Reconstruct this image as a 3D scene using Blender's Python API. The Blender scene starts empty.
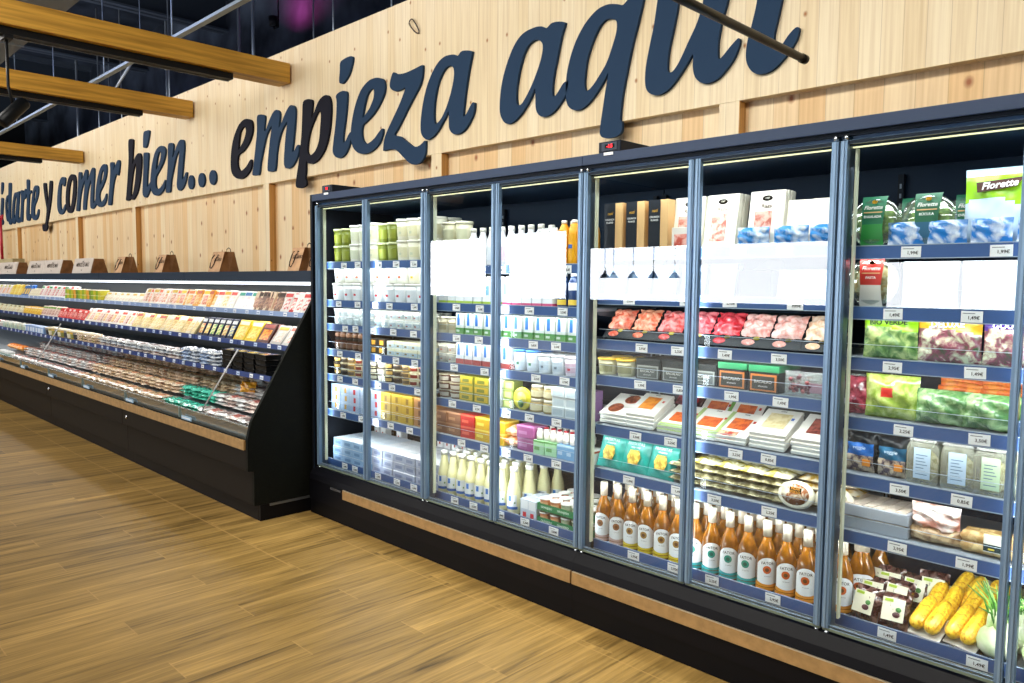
import bpy, bmesh, math, random
from mathutils import Vector, Matrix
R = math.radians
random.seed(7)
SC = bpy.context.scene
COL = SC.collection

# ------------------------------------------------------------------ camera, world, exposure
F, YAW, PIT, ROL, CAMH = 768.83, 0.78245, 0.07421, 0.00961, 1.7012
DY = 2.9768            # the plane of the glass doors
X0 = -4.957            # left end of the doors
DW = 0.625             # one door
WY = 3.85              # face of the timber fascia
cam = bpy.data.cameras.new('camera'); camo = bpy.data.objects.new('camera', cam); COL.objects.link(camo)
cy, sy = math.cos(YAW), math.sin(YAW)
fw = Vector((-sy*math.cos(PIT), cy*math.cos(PIT), -math.sin(PIT)))
rr = Vector((cy, sy, 0)); uu = rr.cross(fw)
r2 = rr*math.cos(ROL)+uu*math.sin(ROL); u2 = -rr*math.sin(ROL)+uu*math.cos(ROL)
mw = Matrix((r2, u2, -fw)).transposed().to_4x4(); mw.translation = Vector((0, 0, CAMH))
camo.matrix_world = mw
cam.sensor_width = 36; cam.lens = F*36/1024; cam.clip_start = .05; cam.clip_end = 200
SC.camera = camo
SC.view_settings.view_transform = 'Standard'; SC.view_settings.look = 'None'
SC.view_settings.exposure = 0.0; SC.view_settings.gamma = 1; SC.view_settings.use_curve_mapping = False
SC.cycles.max_bounces = 7; SC.cycles.transparent_max_bounces = 24; SC.cycles.caustics_reflective = False
SC.cycles.caustics_refractive = False; SC.cycles.sample_clamp_indirect = 4; SC.cycles.use_denoising = True
w = bpy.data.worlds.new('world'); SC.world = w; w.use_nodes = True
w.node_tree.nodes['Background'].inputs[0].default_value = (.75, .85, 1, 1)
w.node_tree.nodes['Background'].inputs[1].default_value = 1.0

def area(name, loc, tgt, sx, sz, power, col=(1, 1, 1), spread=180):
    l = bpy.data.lights.new(name, 'AREA'); l.shape = 'RECTANGLE'; l.size = sx; l.size_y = sz
    l.energy = power; l.color = col; l.spread = R(spread)
    o = bpy.data.objects.new(name, l); COL.objects.link(o); o.location = loc
    d = Vector(tgt)-Vector(loc)
    z = -d.normalized(); x = Vector((1, 0, 0)) if abs(z.x) < .9 else Vector((0, 1, 0))
    y = z.cross(x).normalized(); x = y.cross(z)
    o.rotation_euler = Matrix((x, y, z)).transposed().to_euler()
    return o
# added area lights without fixtures, standing in for shop lamps on fascia and floor
for i in range(5):
    area('added_ceiling_light', (-17.5+i*4.4, 0.2, 4.3), (-17.5+i*4.4, WY, 2.6), 3.6, .3, 78, (1, .965, .90))
for i in range(5):
    area('added_ceiling_light', (-16+i*4.4, -2.6, 4.4), (-16+i*4.4, -1.4, 0), 3.0, .4, 48, (1, .93, .80))
for i in range(4):  # extra row added to brighten the lower cabinet shelves
    area('added_ceiling_light', (-4.6+i*1.35, .9, 4.2), (-4.6+i*1.35, 3.2, .5), 1.2, .25, 9, (1, .95, .82), 90)
for m_, zz in enumerate(((1.826, 1.549, 1.374, 1.187, 1.0, .738), (1.785, 1.558, 1.372, 1.189, .963, .734), (1.85, 1.63, 1.402, 1.22, .966, .740), (1.836, 1.603, 1.404, 1.168, .941, .713), (1.836, 1.603, 1.404, 1.168, .941, .713))):
    for z_ in zz:      # added light strip under every shelf edge, to light the goods evenly
        area('added_shelf_fill', (X0+.625+1.25*m_, 3.066, z_-.022), (X0+.625+1.25*m_, 3.17, z_-.24), 1.18, .014, 1.7 if z_ > .8 else 3.2, (.97, .99, .96))
for i in range(5):   # added uplights with no fixture, lifting the dark roof with cold light
    area('added_roof_fill', (-18+i*4.5, 2.9, 4.3), (-18+i*4.5, 4.6, 6.3), 3.5, .2, 16, (.55, .65, 1))
# cold light in the cabinets: a vertical lamp behind each door post and one along the top of each door
for k in range(0, 13):
    area('door_post_light', (X0+k*DW+(.05 if k == 0 else 0), DY+.045, 1.3), (X0+k*DW, DY+1, 1.3), .03, 1.75, 2.6 if k % 2 == 0 else 2.2, (.93, .98, 1))
for k in range(0, 6):
    area('cabinet_top_light', (X0+.625+k*1.25, DY+.09, 2.17), (X0+.625+k*1.25, DY+.28, 1.2), 1.15, .04, 2.5, (.93, .98, 1))
for i in range(6):
    x = -5.04-1.25-2.5*i
    area('canopy_light', (x, 3.10, 1.675), (x, 3.10, 1.0), 2.4, .05, 6.5, (1, .99, .95))
    area('shelf_light', (x, 2.93, 1.415), (x, 3.0, .9), 2.4, .03, 2.3, (1, .99, .95))
    area('shelf_light', (x, 2.80, 1.17), (x, 2.8, .7), 2.4, .03, 2.3, (1, .99, .95))
    area('shelf_light', (x, 2.68, .965), (x, 2.6, .5), 2.4, .03, 2.3, (1, .99, .95))

# ------------------------------------------------------------------ materials
def lin(h):
    if isinstance(h, str):
        h = h.lstrip('#'); c = [int(h[i:i+2], 16)/255 for i in (0, 2, 4)]
        return tuple(((v+.055)/1.055)**2.4 if v > .04045 else v/12.92 for v in c)+(1,)
    return tuple(h)+(1,)
_M = {}
def mat(h, rough=.5, metal=0, emit=0, coat=0, trans=0, alpha=1, var=0, scale=30):
    key = (h, rough, metal, emit, coat, trans, alpha, var, scale)
    if key in _M: return _M[key]
    m = bpy.data.materials.new('surface'); m.use_nodes = True; nt = m.node_tree; b = nt.nodes['Principled BSDF']
    c = lin(h)
    b.inputs['Base Color'].default_value = c; b.inputs['Roughness'].default_value = rough
    b.inputs['Metallic'].default_value = metal; b.inputs['Coat Weight'].default_value = coat
    b.inputs['Transmission Weight'].default_value = trans; b.inputs['Alpha'].default_value = alpha
    if max(c[:3]) < .06: b.inputs['Specular IOR Level'].default_value = .15
    if emit:
        b.inputs['Emission Color'].default_value = c; b.inputs['Emission Strength'].default_value = emit
    if var:
        tc = nt.nodes.new('ShaderNodeTexCoord'); n = nt.nodes.new('ShaderNodeTexNoise'); n.inputs['Scale'].default_value = scale
        n.inputs['Detail'].default_value = 3
        r = nt.nodes.new('ShaderNodeValToRGB'); r.color_ramp.elements[0].position = .35; r.color_ramp.elements[1].position = .65
        r.color_ramp.elements[0].color = tuple(v*(1-var) for v in c[:3])+(1,)
        r.color_ramp.elements[1].color = tuple(min(1, v*(1+var*.5)+.04*var) for v in c[:3])+(1,)
        nt.links.new(tc.outputs['Object'], n.inputs['Vector']); nt.links.new(n.outputs['Fac'], r.inputs['Fac']); nt.links.new(r.outputs['Color'], b.inputs['Base Color'])
    _M[key] = m; return m
def mix(a, b_, scale=40, rough=.4, kind='noise', pos=(.42, .58), c3=None, coat=0):
    key = ('mix', a, b_, scale, rough, kind, pos, c3, coat)
    if key in _M: return _M[key]
    m = bpy.data.materials.new('surface'); m.use_nodes = True; nt = m.node_tree; b = nt.nodes['Principled BSDF']
    b.inputs['Roughness'].default_value = rough; b.inputs['Coat Weight'].default_value = coat
    tc = nt.nodes.new('ShaderNodeTexCoord'); r = nt.nodes.new('ShaderNodeValToRGB')
    if kind == 'cell':
        n = nt.nodes.new('ShaderNodeTexVoronoi'); out = 'Color'
    else:
        n = nt.nodes.new('ShaderNodeTexNoise'); n.inputs['Detail'].default_value = 4; n.inputs['Distortion'].default_value = .6; out = 'Fac'
    n.inputs['Scale'].default_value = scale
    r.color_ramp.elements[0].position = pos[0]; r.color_ramp.elements[1].position = pos[1]
    r.color_ramp.elements[0].color = lin(a); r.color_ramp.elements[1].color = lin(b_)
    if c3:
        e = r.color_ramp.elements.new((pos[0]+pos[1])/2); e.color = lin(c3)
    nt.links.new(tc.outputs['Object'], n.inputs['Vector']); nt.links.new(n.outputs[out], r.inputs['Fac']); nt.links.new(r.outputs['Color'], b.inputs['Base Color'])
    _M[key] = m; return m
def clear(tint='#ffffff', gloss=.12, rough=.03, body=0, key2=0):
    """thin clear sheet: see-through, with a mirror share that grows at grazing angles, and an optional milky share"""
    key = ('clear', tint, gloss, rough, body, key2)
    if key in _M: return _M[key]
    m = bpy.data.materials.new('clear_sheet'); m.use_nodes = True; nt = m.node_tree; nt.nodes.clear()
    o = nt.nodes.new('ShaderNodeOutputMaterial'); t = nt.nodes.new('ShaderNodeBsdfTransparent'); t.inputs[0].default_value = lin(tint)
    g = nt.nodes.new('ShaderNodeBsdfGlossy'); g.inputs['Roughness'].default_value = rough; g.inputs['Color'].default_value = (1, 1, 1, 1)
    f = nt.nodes.new('ShaderNodeFresnel'); gm = nt.nodes.new('ShaderNodeNewGeometry')      # the same mirror share from either side of the sheet
    ir = nt.nodes.new('ShaderNodeMapRange'); ir.inputs['To Min'].default_value = 1.5; ir.inputs['To Max'].default_value = 1/1.5
    nt.links.new(gm.outputs['Backfacing'], ir.inputs['Value']); nt.links.new(ir.outputs[0], f.inputs['IOR'])
    mu = nt.nodes.new('ShaderNodeMath'); mu.operation = 'MULTIPLY'; mu.inputs[1].default_value = gloss/.04; mu.use_clamp = True
    mx = nt.nodes.new('ShaderNodeMixShader'); nt.links.new(f.outputs[0], mu.inputs[0]); nt.links.new(mu.outputs[0], mx.inputs[0])
    src = t
    if body:
        d = nt.nodes.new('ShaderNodeBsdfDiffuse'); d.inputs[0].default_value = lin(tint)
        m2 = nt.nodes.new('ShaderNodeMixShader'); m2.inputs[0].default_value = body
        nt.links.new(t.outputs[0], m2.inputs[1]); nt.links.new(d.outputs[0], m2.inputs[2]); src = m2
    nt.links.new(src.outputs[0], mx.inputs[1]); nt.links.new(g.outputs[0], mx.inputs[2]); nt.links.new(mx.outputs[0], o.inputs[0])
    _M[key] = m; return m

def wood_boards(name, base, alt, knot, axis='X', bw=.09, knots=1.0, rough=.55):
    """solid softwood boards standing upright: boards along Z, grain lines, dark knots"""
    m = bpy.data.materials.new(name); m.use_nodes = True; nt = m.node_tree; b = nt.nodes['Principled BSDF']; L = nt.links.new; N = nt.nodes.new
    b.inputs['Roughness'].default_value = rough
    tc = N('ShaderNodeTexCoord'); sp = N('ShaderNodeSeparateXYZ'); L(tc.outputs['Object'], sp.inputs[0])
    dv = N('ShaderNodeMath'); dv.operation = 'DIVIDE'; dv.inputs[1].default_value = bw; L(sp.outputs[axis], dv.inputs[0])
    fl = N('ShaderNodeMath'); fl.operation = 'FLOOR'; L(dv.outputs[0], fl.inputs[0])
    fr = N('ShaderNodeMath'); fr.operation = 'FRACT'; L(dv.outputs[0], fr.inputs[0])
    wn = N('ShaderNodeTexWhiteNoise'); wn.noise_dimensions = '1D'; L(fl.outputs[0], wn.inputs['W'])
    mp = N('ShaderNodeMapping'); mp.inputs['Scale'].default_value = (60, 60, 1.6); L(tc.outputs['Object'], mp.inputs[0])
    gn = N('ShaderNodeTexNoise'); gn.inputs['Scale'].default_value = 1; gn.inputs['Detail'].default_value = 4; L(mp.outputs[0], gn.inputs[0])
    cb = N('ShaderNodeMixRGB'); cb.inputs[1].default_value = lin(base); cb.inputs[2].default_value = lin(alt); L(wn.outputs['Value'], cb.inputs[0])
    cg = N('ShaderNodeMixRGB'); cg.blend_type = 'MULTIPLY'; cg.inputs[0].default_value = .38
    gr = N('ShaderNodeValToRGB'); gr.color_ramp.elements[0].position = .3; gr.color_ramp.elements[0].color = (.62, .48, .3, 1); gr.color_ramp.elements[1].position = .62; gr.color_ramp.elements[1].color = (1, 1, 1, 1)
    L(gn.outputs['Fac'], gr.inputs[0]); L(cb.outputs[0], cg.inputs[1]); L(gr.outputs[0], cg.inputs[2])
    # knots
    mk = N('ShaderNodeCombineXYZ'); L(sp.outputs[axis], mk.inputs[0]); zz = N('ShaderNodeMath'); zz.operation = 'MULTIPLY'; zz.inputs[1].default_value = .75; L(sp.outputs['Z'], zz.inputs[0]); L(zz.outputs[0], mk.inputs[1])
    vo = N('ShaderNodeTexVoronoi'); vo.voronoi_dimensions = '2D'; vo.inputs['Scale'].default_value = 4.2; vo.inputs['Randomness'].default_value = 1; L(mk.outputs[0], vo.inputs['Vector'])
    kr = N('ShaderNodeValToRGB'); kr.color_ramp.elements[0].position = .02*knots; kr.color_ramp.elements[0].color = (1, 1, 1, 1); kr.color_ramp.elements[1].position = .085*knots; kr.color_ramp.elements[1].color = (0, 0, 0, 1)
    L(vo.outputs['Distance'], kr.inputs[0])
    sw = N('ShaderNodeTexWhiteNoise'); sw.noise_dimensions = '3D'; L(vo.outputs['Position'], sw.inputs['Vector'])
    gt = N('ShaderNodeMath'); gt.operation = 'GREATER_THAN'; gt.inputs[1].default_value = .45; L(sw.outputs['Value'], gt.inputs[0])
    km = N('ShaderNodeMath'); km.operation = 'MULTIPLY'; L(kr.outputs[0], km.inputs[0]); L(gt.outputs[0], km.inputs[1])
    ck = N('ShaderNodeMixRGB'); ck.inputs[2].default_value = lin(knot); L(km.outputs[0], ck.inputs[0]); L(cg.outputs[0], ck.inputs[1])
    # joints between boards
    lt = N('ShaderNodeMath'); lt.operation = 'LESS_THAN'; lt.inputs[1].default_value = .03; L(fr.outputs[0], lt.inputs[0])
    j = N('ShaderNodeMath'); j.operation = 'MULTIPLY'; j.inputs[1].default_value = .35; L(lt.outputs[0], j.inputs[0])
    cj = N('ShaderNodeMixRGB'); cj.inputs[2].default_value = lin('#8a6236'); L(j.outputs[0], cj.inputs[0]); L(ck.outputs[0], cj.inputs[1])
    L(cj.outputs[0], b.inputs['Base Color'])
    return m
FASCIA = wood_boards('pale_timber', '#f3e2c0', '#ecd6ac', '#a86a34', bw=.10, knots=.7)
LOWER = wood_boards('knotty_timber', '#f1dcb6', '#e6be86', '#9a5526', bw=.14, knots=1.25)
POSTS = wood_boards('timber_post', '#d6a35f', '#c8924c', '#8a5526', axis='Y', bw=.3, knots=.5)

def beam_material():
    m = bpy.data.materials.new('glulam'); m.use_nodes = True; nt = m.node_tree; b = nt.nodes['Principled BSDF']; L = nt.links.new; N = nt.nodes.new
    b.inputs['Roughness'].default_value = .5
    tc = N('ShaderNodeTexCoord'); mp = N('ShaderNodeMapping'); mp.inputs['Scale'].default_value = (18, 1.1, 26); L(tc.outputs['Object'], mp.inputs[0])
    n = N('ShaderNodeTexNoise'); n.inputs['Scale'].default_value = 1.2; n.inputs['Detail'].default_value = 5; n.inputs['Distortion'].default_value = .4; L(mp.outputs[0], n.inputs[0])
    r = N('ShaderNodeValToRGB'); r.color_ramp.elements[0].position = .3; r.color_ramp.elements[0].color = lin('#a07426'); r.color_ramp.elements[1].position = .62; r.color_ramp.elements[1].color = lin('#d6a23e')
    L(n.outputs['Fac'], r.inputs[0]); L(r.outputs[0], b.inputs['Base Color']); return m
GLULAM = beam_material()

def floor_material():
    m = bpy.data.materials.new('wood_look_planks'); m.use_nodes = True; nt = m.node_tree; b = nt.nodes['Principled BSDF']; L = nt.links.new; N = nt.nodes.new
    b.inputs['Roughness'].default_value = .42; b.inputs['Specular IOR Level'].default_value = .35
    tc = N('ShaderNodeTexCoord'); sp = N('ShaderNodeSeparateXYZ'); L(tc.outputs['Object'], sp.inputs[0])
    def mth(op, a, c=None, cl=False):
        n = N('ShaderNodeMath'); n.operation = op; n.use_clamp = cl
        for i, v in enumerate((a, c)):
            if v is None: continue
            if isinstance(v, (int, float)): n.inputs[i].default_value = v
            else: L(v, n.inputs[i])
        return n.outputs[0]
    PW, PL = .19, 1.5
    xi = mth('DIVIDE', sp.outputs['X'], PW); col = mth('FLOOR', xi); fx = mth('FRACT', xi)
    off = mth('MULTIPLY', mth('FLOORED_MODULO', mth('MULTIPLY', col, 2), 3), .5)
    yy = mth('ADD', mth('ADD', sp.outputs['Y'], off), 28.72+1.5)      # joints fall on y = ..., 0.78, 1.28, 1.79, 2.27
    yi = mth('DIVIDE', yy, PL); row = mth('FLOOR', yi); fy = mth('FRACT', yi)
    cmb = N('ShaderNodeCombineXYZ'); L(col, cmb.inputs[0]); L(row, cmb.inputs[1])
    wn = N('ShaderNodeTexWhiteNoise'); wn.noise_dimensions = '2D'; L(cmb.outputs[0], wn.inputs['Vector'])
    # long grain, offset plank by plank
    sc = N('ShaderNodeVectorMath'); sc.operation = 'MULTIPLY_ADD'; sc.inputs[1].default_value = (7, 7, 7); L(wn.outputs['Color'], sc.inputs[0]); L(tc.outputs['Object'], sc.inputs[2])
    mp = N('ShaderNodeMapping'); mp.inputs['Scale'].default_value = (13, .85, 1); L(sc.outputs[0], mp.inputs[0])
    n1 = N('ShaderNodeTexNoise'); n1.inputs['Scale'].default_value = 1; n1.inputs['Detail'].default_value = 6; n1.inputs['Roughness'].default_value = .62; n1.inputs['Distortion'].default_value = .7; L(mp.outputs[0], n1.inputs[0])
    r1 = N('ShaderNodeValToRGB'); e = r1.color_ramp.elements; e[0].position = .28; e[0].color = lin('#4c3818'); e[1].position = .72; e[1].color = lin('#c09a58')
    e2 = e.new(.44); e2.color = lin('#977840')
    L(n1.outputs['Fac'], r1.inputs[0])
    mp2 = N('ShaderNodeMapping'); mp2.inputs['Scale'].default_value = (70, 2.2, 1); L(sc.outputs[0], mp2.inputs[0])
    n2 = N('ShaderNodeTexNoise'); n2.inputs['Scale'].default_value = 1; n2.inputs['Detail'].default_value = 3; L(mp2.outputs[0], n2.inputs[0])
    m1 = N('ShaderNodeMixRGB'); m1.blend_type = 'OVERLAY'; m1.inputs[0].default_value = .6; L(r1.outputs[0], m1.inputs[1]); L(n2.outputs['Fac'], m1.inputs[2])
    br = mth('ADD', mth('MULTIPLY', wn.outputs['Value'], .26), .84)
    m2 = N('ShaderNodeVectorMath'); m2.operation = 'SCALE'; L(m1.outputs[0], m2.inputs[0]); L(br, m2.inputs['Scale'])
    jx = mth('LESS_THAN', fx, .012); jy = mth('LESS_THAN', fy, .004)
    a = mth('ABSOLUTE', mth('SUBTRACT', sp.outputs['Y'], 2.745)); jb = mth('LESS_THAN', a, .004)
    a2 = mth('ABSOLUTE', mth('SUBTRACT', sp.outputs['Y'], 2.27)); jc = mth('MULTIPLY', mth('LESS_THAN', a2, .005), mth('LESS_THAN', sp.outputs['X'], -4.1))
    jl = mth('ADD', mth('ADD', mth('MULTIPLY', jy, .5), mth('MULTIPLY', jb, .5)), mth('MULTIPLY', jc, .6), True)
    m3 = N('ShaderNodeMixRGB'); m3.inputs[2].default_value = lin('#c49c5e'); L(jl, m3.inputs[0]); L(m2.outputs[0], m3.inputs[1])
    m4 = N('ShaderNodeMixRGB'); m4.inputs[2].default_value = lin('#6a4e28'); L(mth('MULTIPLY', jx, .35), m4.inputs[0]); L(m3.outputs[0], m4.inputs[1])
    L(m4.outputs[0], b.inputs['Base Color'])
    return m
FLOORM = floor_material()

# ------------------------------------------------------------------ mesh helpers
class MB:
    def __init__(s): s.v = []; s.f = []; s.m = []; s.sm = []; s.slots = []
    def slot(s, m):
        if m not in s.slots: s.slots.append(m)
        return s.slots.index(m)
    def add(s, vs, fs, m, smooth=False):
        b = len(s.v); s.v += [tuple(v) for v in vs]; k = s.slot(m)
        for f in fs: s.f.append([b+i for i in f]); s.m.append(k); s.sm.append(smooth)
        return s
    def box(s, x0, x1, y0, y1, z0, z1, m):
        v = [(x, y, z) for x in (x0, x1) for y in (y0, y1) for z in (z0, z1)]
        return s.add(v, [(0, 1, 3, 2), (4, 6, 7, 5), (0, 4, 5, 1), (2, 3, 7, 6), (0, 2, 6, 4), (1, 5, 7, 3)], m)
    def quad(s, a, b, c, d, m): return s.add([a, b, c, d], [(0, 1, 2, 3)], m)
    def lathe(s, prof, m, n=16, cx=0, cy=0, a0=0, a1=360, smooth=True, zoff=0):
        full = abs(a1-a0) >= 360; k = n if full else n+1; v = []; f = []
        for (r, z) in prof:
            for i in range(k):
                a = R(a0+(a1-a0)*i/n); v.append((cx+r*math.cos(a), cy+r*math.sin(a), z+zoff))
        for j in range(len(prof)-1):
            for i in range(n):
                i2 = (i+1) % k if full else i+1
                f.append((j*k+i, j*k+i2, (j+1)*k+i2, (j+1)*k+i))
        s.add(v, f, m, smooth)
        if full:
            b = len(s.v)-len(v); t = s.slot(m)
            if prof[0][0] > 1e-5: s.f.append([b+i for i in range(k)][::-1]); s.m.append(t); s.sm.append(False)
            if prof[-1][0] > 1e-5: s.f.append([b+(len(prof)-1)*k+i for i in range(k)]); s.m.append(t); s.sm.append(False)
        return s
    def prism(s, poly, a0, a1, m, axis='X', smooth=False):
        """poly in the plane across the axis: X -> (y,z), Y -> (x,z), Z -> (x,y)"""
        n = len(poly)
        P = {'X': lambda p, a: (a, p[0], p[1]), 'Y': lambda p, a: (p[0], a, p[1]), 'Z': lambda p, a: (p[0], p[1], a)}[axis]
        v = [P(p, a0) for p in poly]+[P(p, a1) for p in poly]
        f = [(i, (i+1) % n, (i+1) % n+n, i+n) for i in range(n)]+[tuple(range(n))[::-1], tuple(range(n, 2*n))]
        return s.add(v, f, m, smooth)
    def tube(s, pts, r, m, n=8, caps=True):
        pts = [Vector(p) for p in pts]; v = []; f = []
        for i, p in enumerate(pts):
            d = (pts[min(i+1, len(pts)-1)]-pts[max(i-1, 0)]).normalized()
            a = d.cross(Vector((0, 0, 1)) if abs(d.z) < .9 else Vector((1, 0, 0))).normalized(); b = d.cross(a)
            rad = r[i] if isinstance(r, (list, tuple)) else r
            for k in range(n):
                t = 2*math.pi*k/n; v.append(p+a*rad*math.cos(t)+b*rad*math.sin(t))
        for j in range(len(pts)-1):
            for k in range(n): f.append((j*n+k, j*n+(k+1) % n, (j+1)*n+(k+1) % n, (j+1)*n+k))
        if caps: f += [tuple(range(n))[::-1], tuple((len(pts)-1)*n+k for k in range(n))]
        return s.add(v, f, m, True)
    def sheet(s, fn, nu, nv, mf, smooth=True):
        """grid surface; fn(u,v)->xyz, mf(u,v)->material"""
        v = [fn(i/nu, j/nv) for j in range(nv+1) for i in range(nu+1)]; b = len(s.v); s.v += [tuple(p) for p in v]
        for j in range(nv):
            for i in range(nu):
                s.f.append([b+j*(nu+1)+i, b+j*(nu+1)+i+1, b+(j+1)*(nu+1)+i+1, b+(j+1)*(nu+1)+i])
                s.m.append(s.slot(mf((i+.5)/nu, (j+.5)/nv) if callable(mf) else mf)); s.sm.append(smooth)
        return s
    def pillow(s, wd, h, t, mf, nu=10, nv=12, z0=0, seed=0, crinkle=.004, back=True, p=2.2):
        rnd = random.Random(seed); ph = [rnd.uniform(0, 6) for _ in range(6)]
        def thick(u, v):
            a = abs(2*u-1); b = abs(2*v-1)
            return t*.5*max(0, (1-a**p))**.55*max(0, (1-b**p))**.6
        def cr(u, v): return crinkle*(math.sin(13*u+ph[0]+5*v)+math.sin(17*v+ph[1]+9*u)*.8+math.sin(31*u-23*v+ph[2])*.5)
        def edge(u, v):
            x = (u-.5)*wd*(1-.03*math.sin(math.pi*v)); return x
        s.sheet(lambda u, v: (edge(u, v), -thick(u, v)-cr(u, v)*min(1, thick(u, v)/max(t*.2, 1e-6)), z0+v*h), nu, nv, mf)
        if back: s.sheet(lambda u, v: (edge(1-u, v), thick(u, v)+.0005, z0+v*h), nu, nv, mf if not callable(mf) else (lambda u, v: mf(1-u, v)))
        return s
    def dome(s, cx, cy, cz, rx, ry, rz, m, nu=12, nv=8, lump=0, seed=0):
        rnd = random.Random(seed); ph = [rnd.uniform(0, 6) for _ in range(4)]
        def fn(u, v):
            a = 2*math.pi*u; b = math.pi*(v-.5); q = 1+lump*(math.sin(5*a+ph[0]+3*b)+math.sin(7*b+ph[1]+2*a))
            return (cx+rx*q*math.cos(b)*math.cos(a), cy+ry*q*math.cos(b)*math.sin(a), cz+rz*q*math.sin(b))
        return s.sheet(fn, nu, nv, m)
    def build(s, name='mesh', bevel=0, seg=2):
        me = bpy.data.meshes.new(name); me.from_pydata(s.v, [], s.f)
        for m in s.slots: me.materials.append(m)
        me.polygons.foreach_set('material_index', s.m); me.polygons.foreach_set('use_smooth', s.sm)
        bm = bmesh.new(); bm.from_mesh(me)
        if bevel:
            bmesh.ops.remove_doubles(bm, verts=bm.verts, dist=1e-6)
            ed = [e for e in bm.edges if len(e.link_faces) == 2 and e.calc_face_angle(0) > .6]
            bmesh.ops.bevel(bm, geom=ed, offset=bevel, segments=seg, profile=.5, affect='EDGES', clamp_overlap=True)
        bmesh.ops.recalc_face_normals(bm, faces=bm.faces)
        bm.to_mesh(me); bm.free(); me.update(); return me
def obj(name, me, parent=None, loc=(0, 0, 0), rot=(0, 0, 0), label=None):
    if isinstance(me, MB): me = me.build(name)
    o = bpy.data.objects.new(name, me); COL.objects.link(o); o.location = loc; o.rotation_euler = rot
    if parent: o.parent = parent
    if label: o['label'] = label
    return o
def tag(o, label, cat, group=None):
    o['label'] = label; o['category'] = cat
    if group: o['group'] = group
    return o
def thing(name, label, cat, loc=(0, 0, 0), rot=(0, 0, 0), group=None):
    o = bpy.data.objects.new(name, None); COL.objects.link(o); o.location = loc; o.rotation_euler = rot; o.empty_display_size = .05
    return tag(o, label, cat, group)
def struct(name, me):
    o = obj(name, me); o['kind'] = 'structure'; return o

def crv(pts, n=5):
    out = []; N_ = len(pts)
    for i in range(N_):
        p0, p1, p2, p3 = (Vector(pts[(i+k-1) % N_]) for k in range(4))
        for j in range(n):
            t = j/n; out.append(.5*((2*p1)+(p2-p0)*t+(2*p0-5*p1+4*p2-p3)*t*t+(3*p1-p0-3*p2+p3)*t**3))
    return out
def outline_mesh(loops, depth, m, name='letter'):
    """flat letter cut from sheet: loops of (x,z) points, the first outside, the rest holes"""
    c = bpy.data.curves.new(name, 'CURVE'); c.dimensions = '2D'; c.fill_mode = 'BOTH'; c.extrude = depth/2
    for lp in loops:
        sp = c.splines.new('POLY'); sp.points.add(len(lp)-1); sp.use_cyclic_u = True
        for i, q in enumerate(lp): sp.points[i].co = (q[0], q[1], 0, 1)
    o = bpy.data.objects.new(name, c); COL.objects.link(o)
    dg = bpy.context.evaluated_depsgraph_get(); me = bpy.data.meshes.new_from_object(o.evaluated_get(dg))
    bpy.data.objects.remove(o); bpy.data.curves.remove(c)
    me.materials.clear(); me.materials.append(m)
    me.transform(Matrix.Rotation(R(90), 4, 'X')); return me
_T = {}
def text_mesh(s, size, m, shear=0, bold=0, depth=.0004):
    key = (s, size, m.name, shear, bold)
    if key in _T: return _T[key]
    c = bpy.data.curves.new('t', 'FONT'); c.body = s; c.size = size; c.align_x = 'CENTER'; c.align_y = 'CENTER'; c.extrude = depth; c.shear = shear; c.offset = bold; c.resolution_u = 2
    o = bpy.data.objects.new('t', c); COL.objects.link(o); dg = bpy.context.evaluated_depsgraph_get(); me = bpy.data.meshes.new_from_object(o.evaluated_get(dg))
    bpy.data.objects.remove(o); bpy.data.curves.remove(c)
    me.materials.clear(); me.materials.append(m); me.transform(Matrix.Rotation(R(90), 4, 'X')); _T[key] = me; return me
def join_text(mb, s, size, m, x, y, z, shear=0, bold=0, rot=0):
    me = text_mesh(s, size, m, shear, bold); ca, sa = math.cos(rot), math.sin(rot)
    mb.add([(x+v.co.x*ca-v.co.z*sa, y+v.co.y, z+v.co.x*sa+v.co.z*ca) for v in me.vertices], [tuple(p.vertices) for p in me.polygons], m)

# ------------------------------------------------------------------ the building
DARKC = mat('#0b1016', .7)
XL, XR, YB = -24.0, 6.0, -13.0
mb = MB(); mb.box(XL, XR, YB, 4.1, -.1, 0, FLOORM); struct('floor', mb)
mb = MB(); mb.box(XL-.2, XR+.2, YB-.3, 6, 6.3, 6.4, mat('#26303e', .8, var=.6, scale=1.1)); struct('ceiling', mb)
# rear timber wall: recessed knotty boards below, pale fascia above, posts between flush with the fascia
mb = MB(); mb.box(XL, XR, WY+.07, WY+.20, 0, 2.72, LOWER)
struct('wall_back', mb)
mb = MB(); mb.box(XL, XR, WY, WY+.22, 2.70, 3.94, FASCIA); struct('trim_1', mb)
n = 2
for px in (-2.12, -4.61, -7.33, -11.05, -13.56, -17.3, -20.0, .4):
    mb = MB(); mb.box(px-.12, px, WY+.001, WY+.069, 0, 2.699, FASCIA)
    mb.box(px, px+.004, WY+.002, WY+.069, 0, 2.698, POSTS); struct('trim_%d' % n, mb); n += 1
mb = MB(); mb.box(XL-.2, XR+.2, 5.6, 5.7, 0, 6.3, mat('#2b3544', .8, var=.6, scale=1.3)); struct('wall_far', mb)
mb = MB(); mb.box(XL-.1, XL, YB, 5.6, 0, 6.3, mat('#16191d', .8)); struct('wall_left', mb)
mb = MB(); mb.box(XR, XR+.1, YB, 5.6, 0, 6.3, mat('#16191d', .8)); struct('wall_right', mb)
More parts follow.
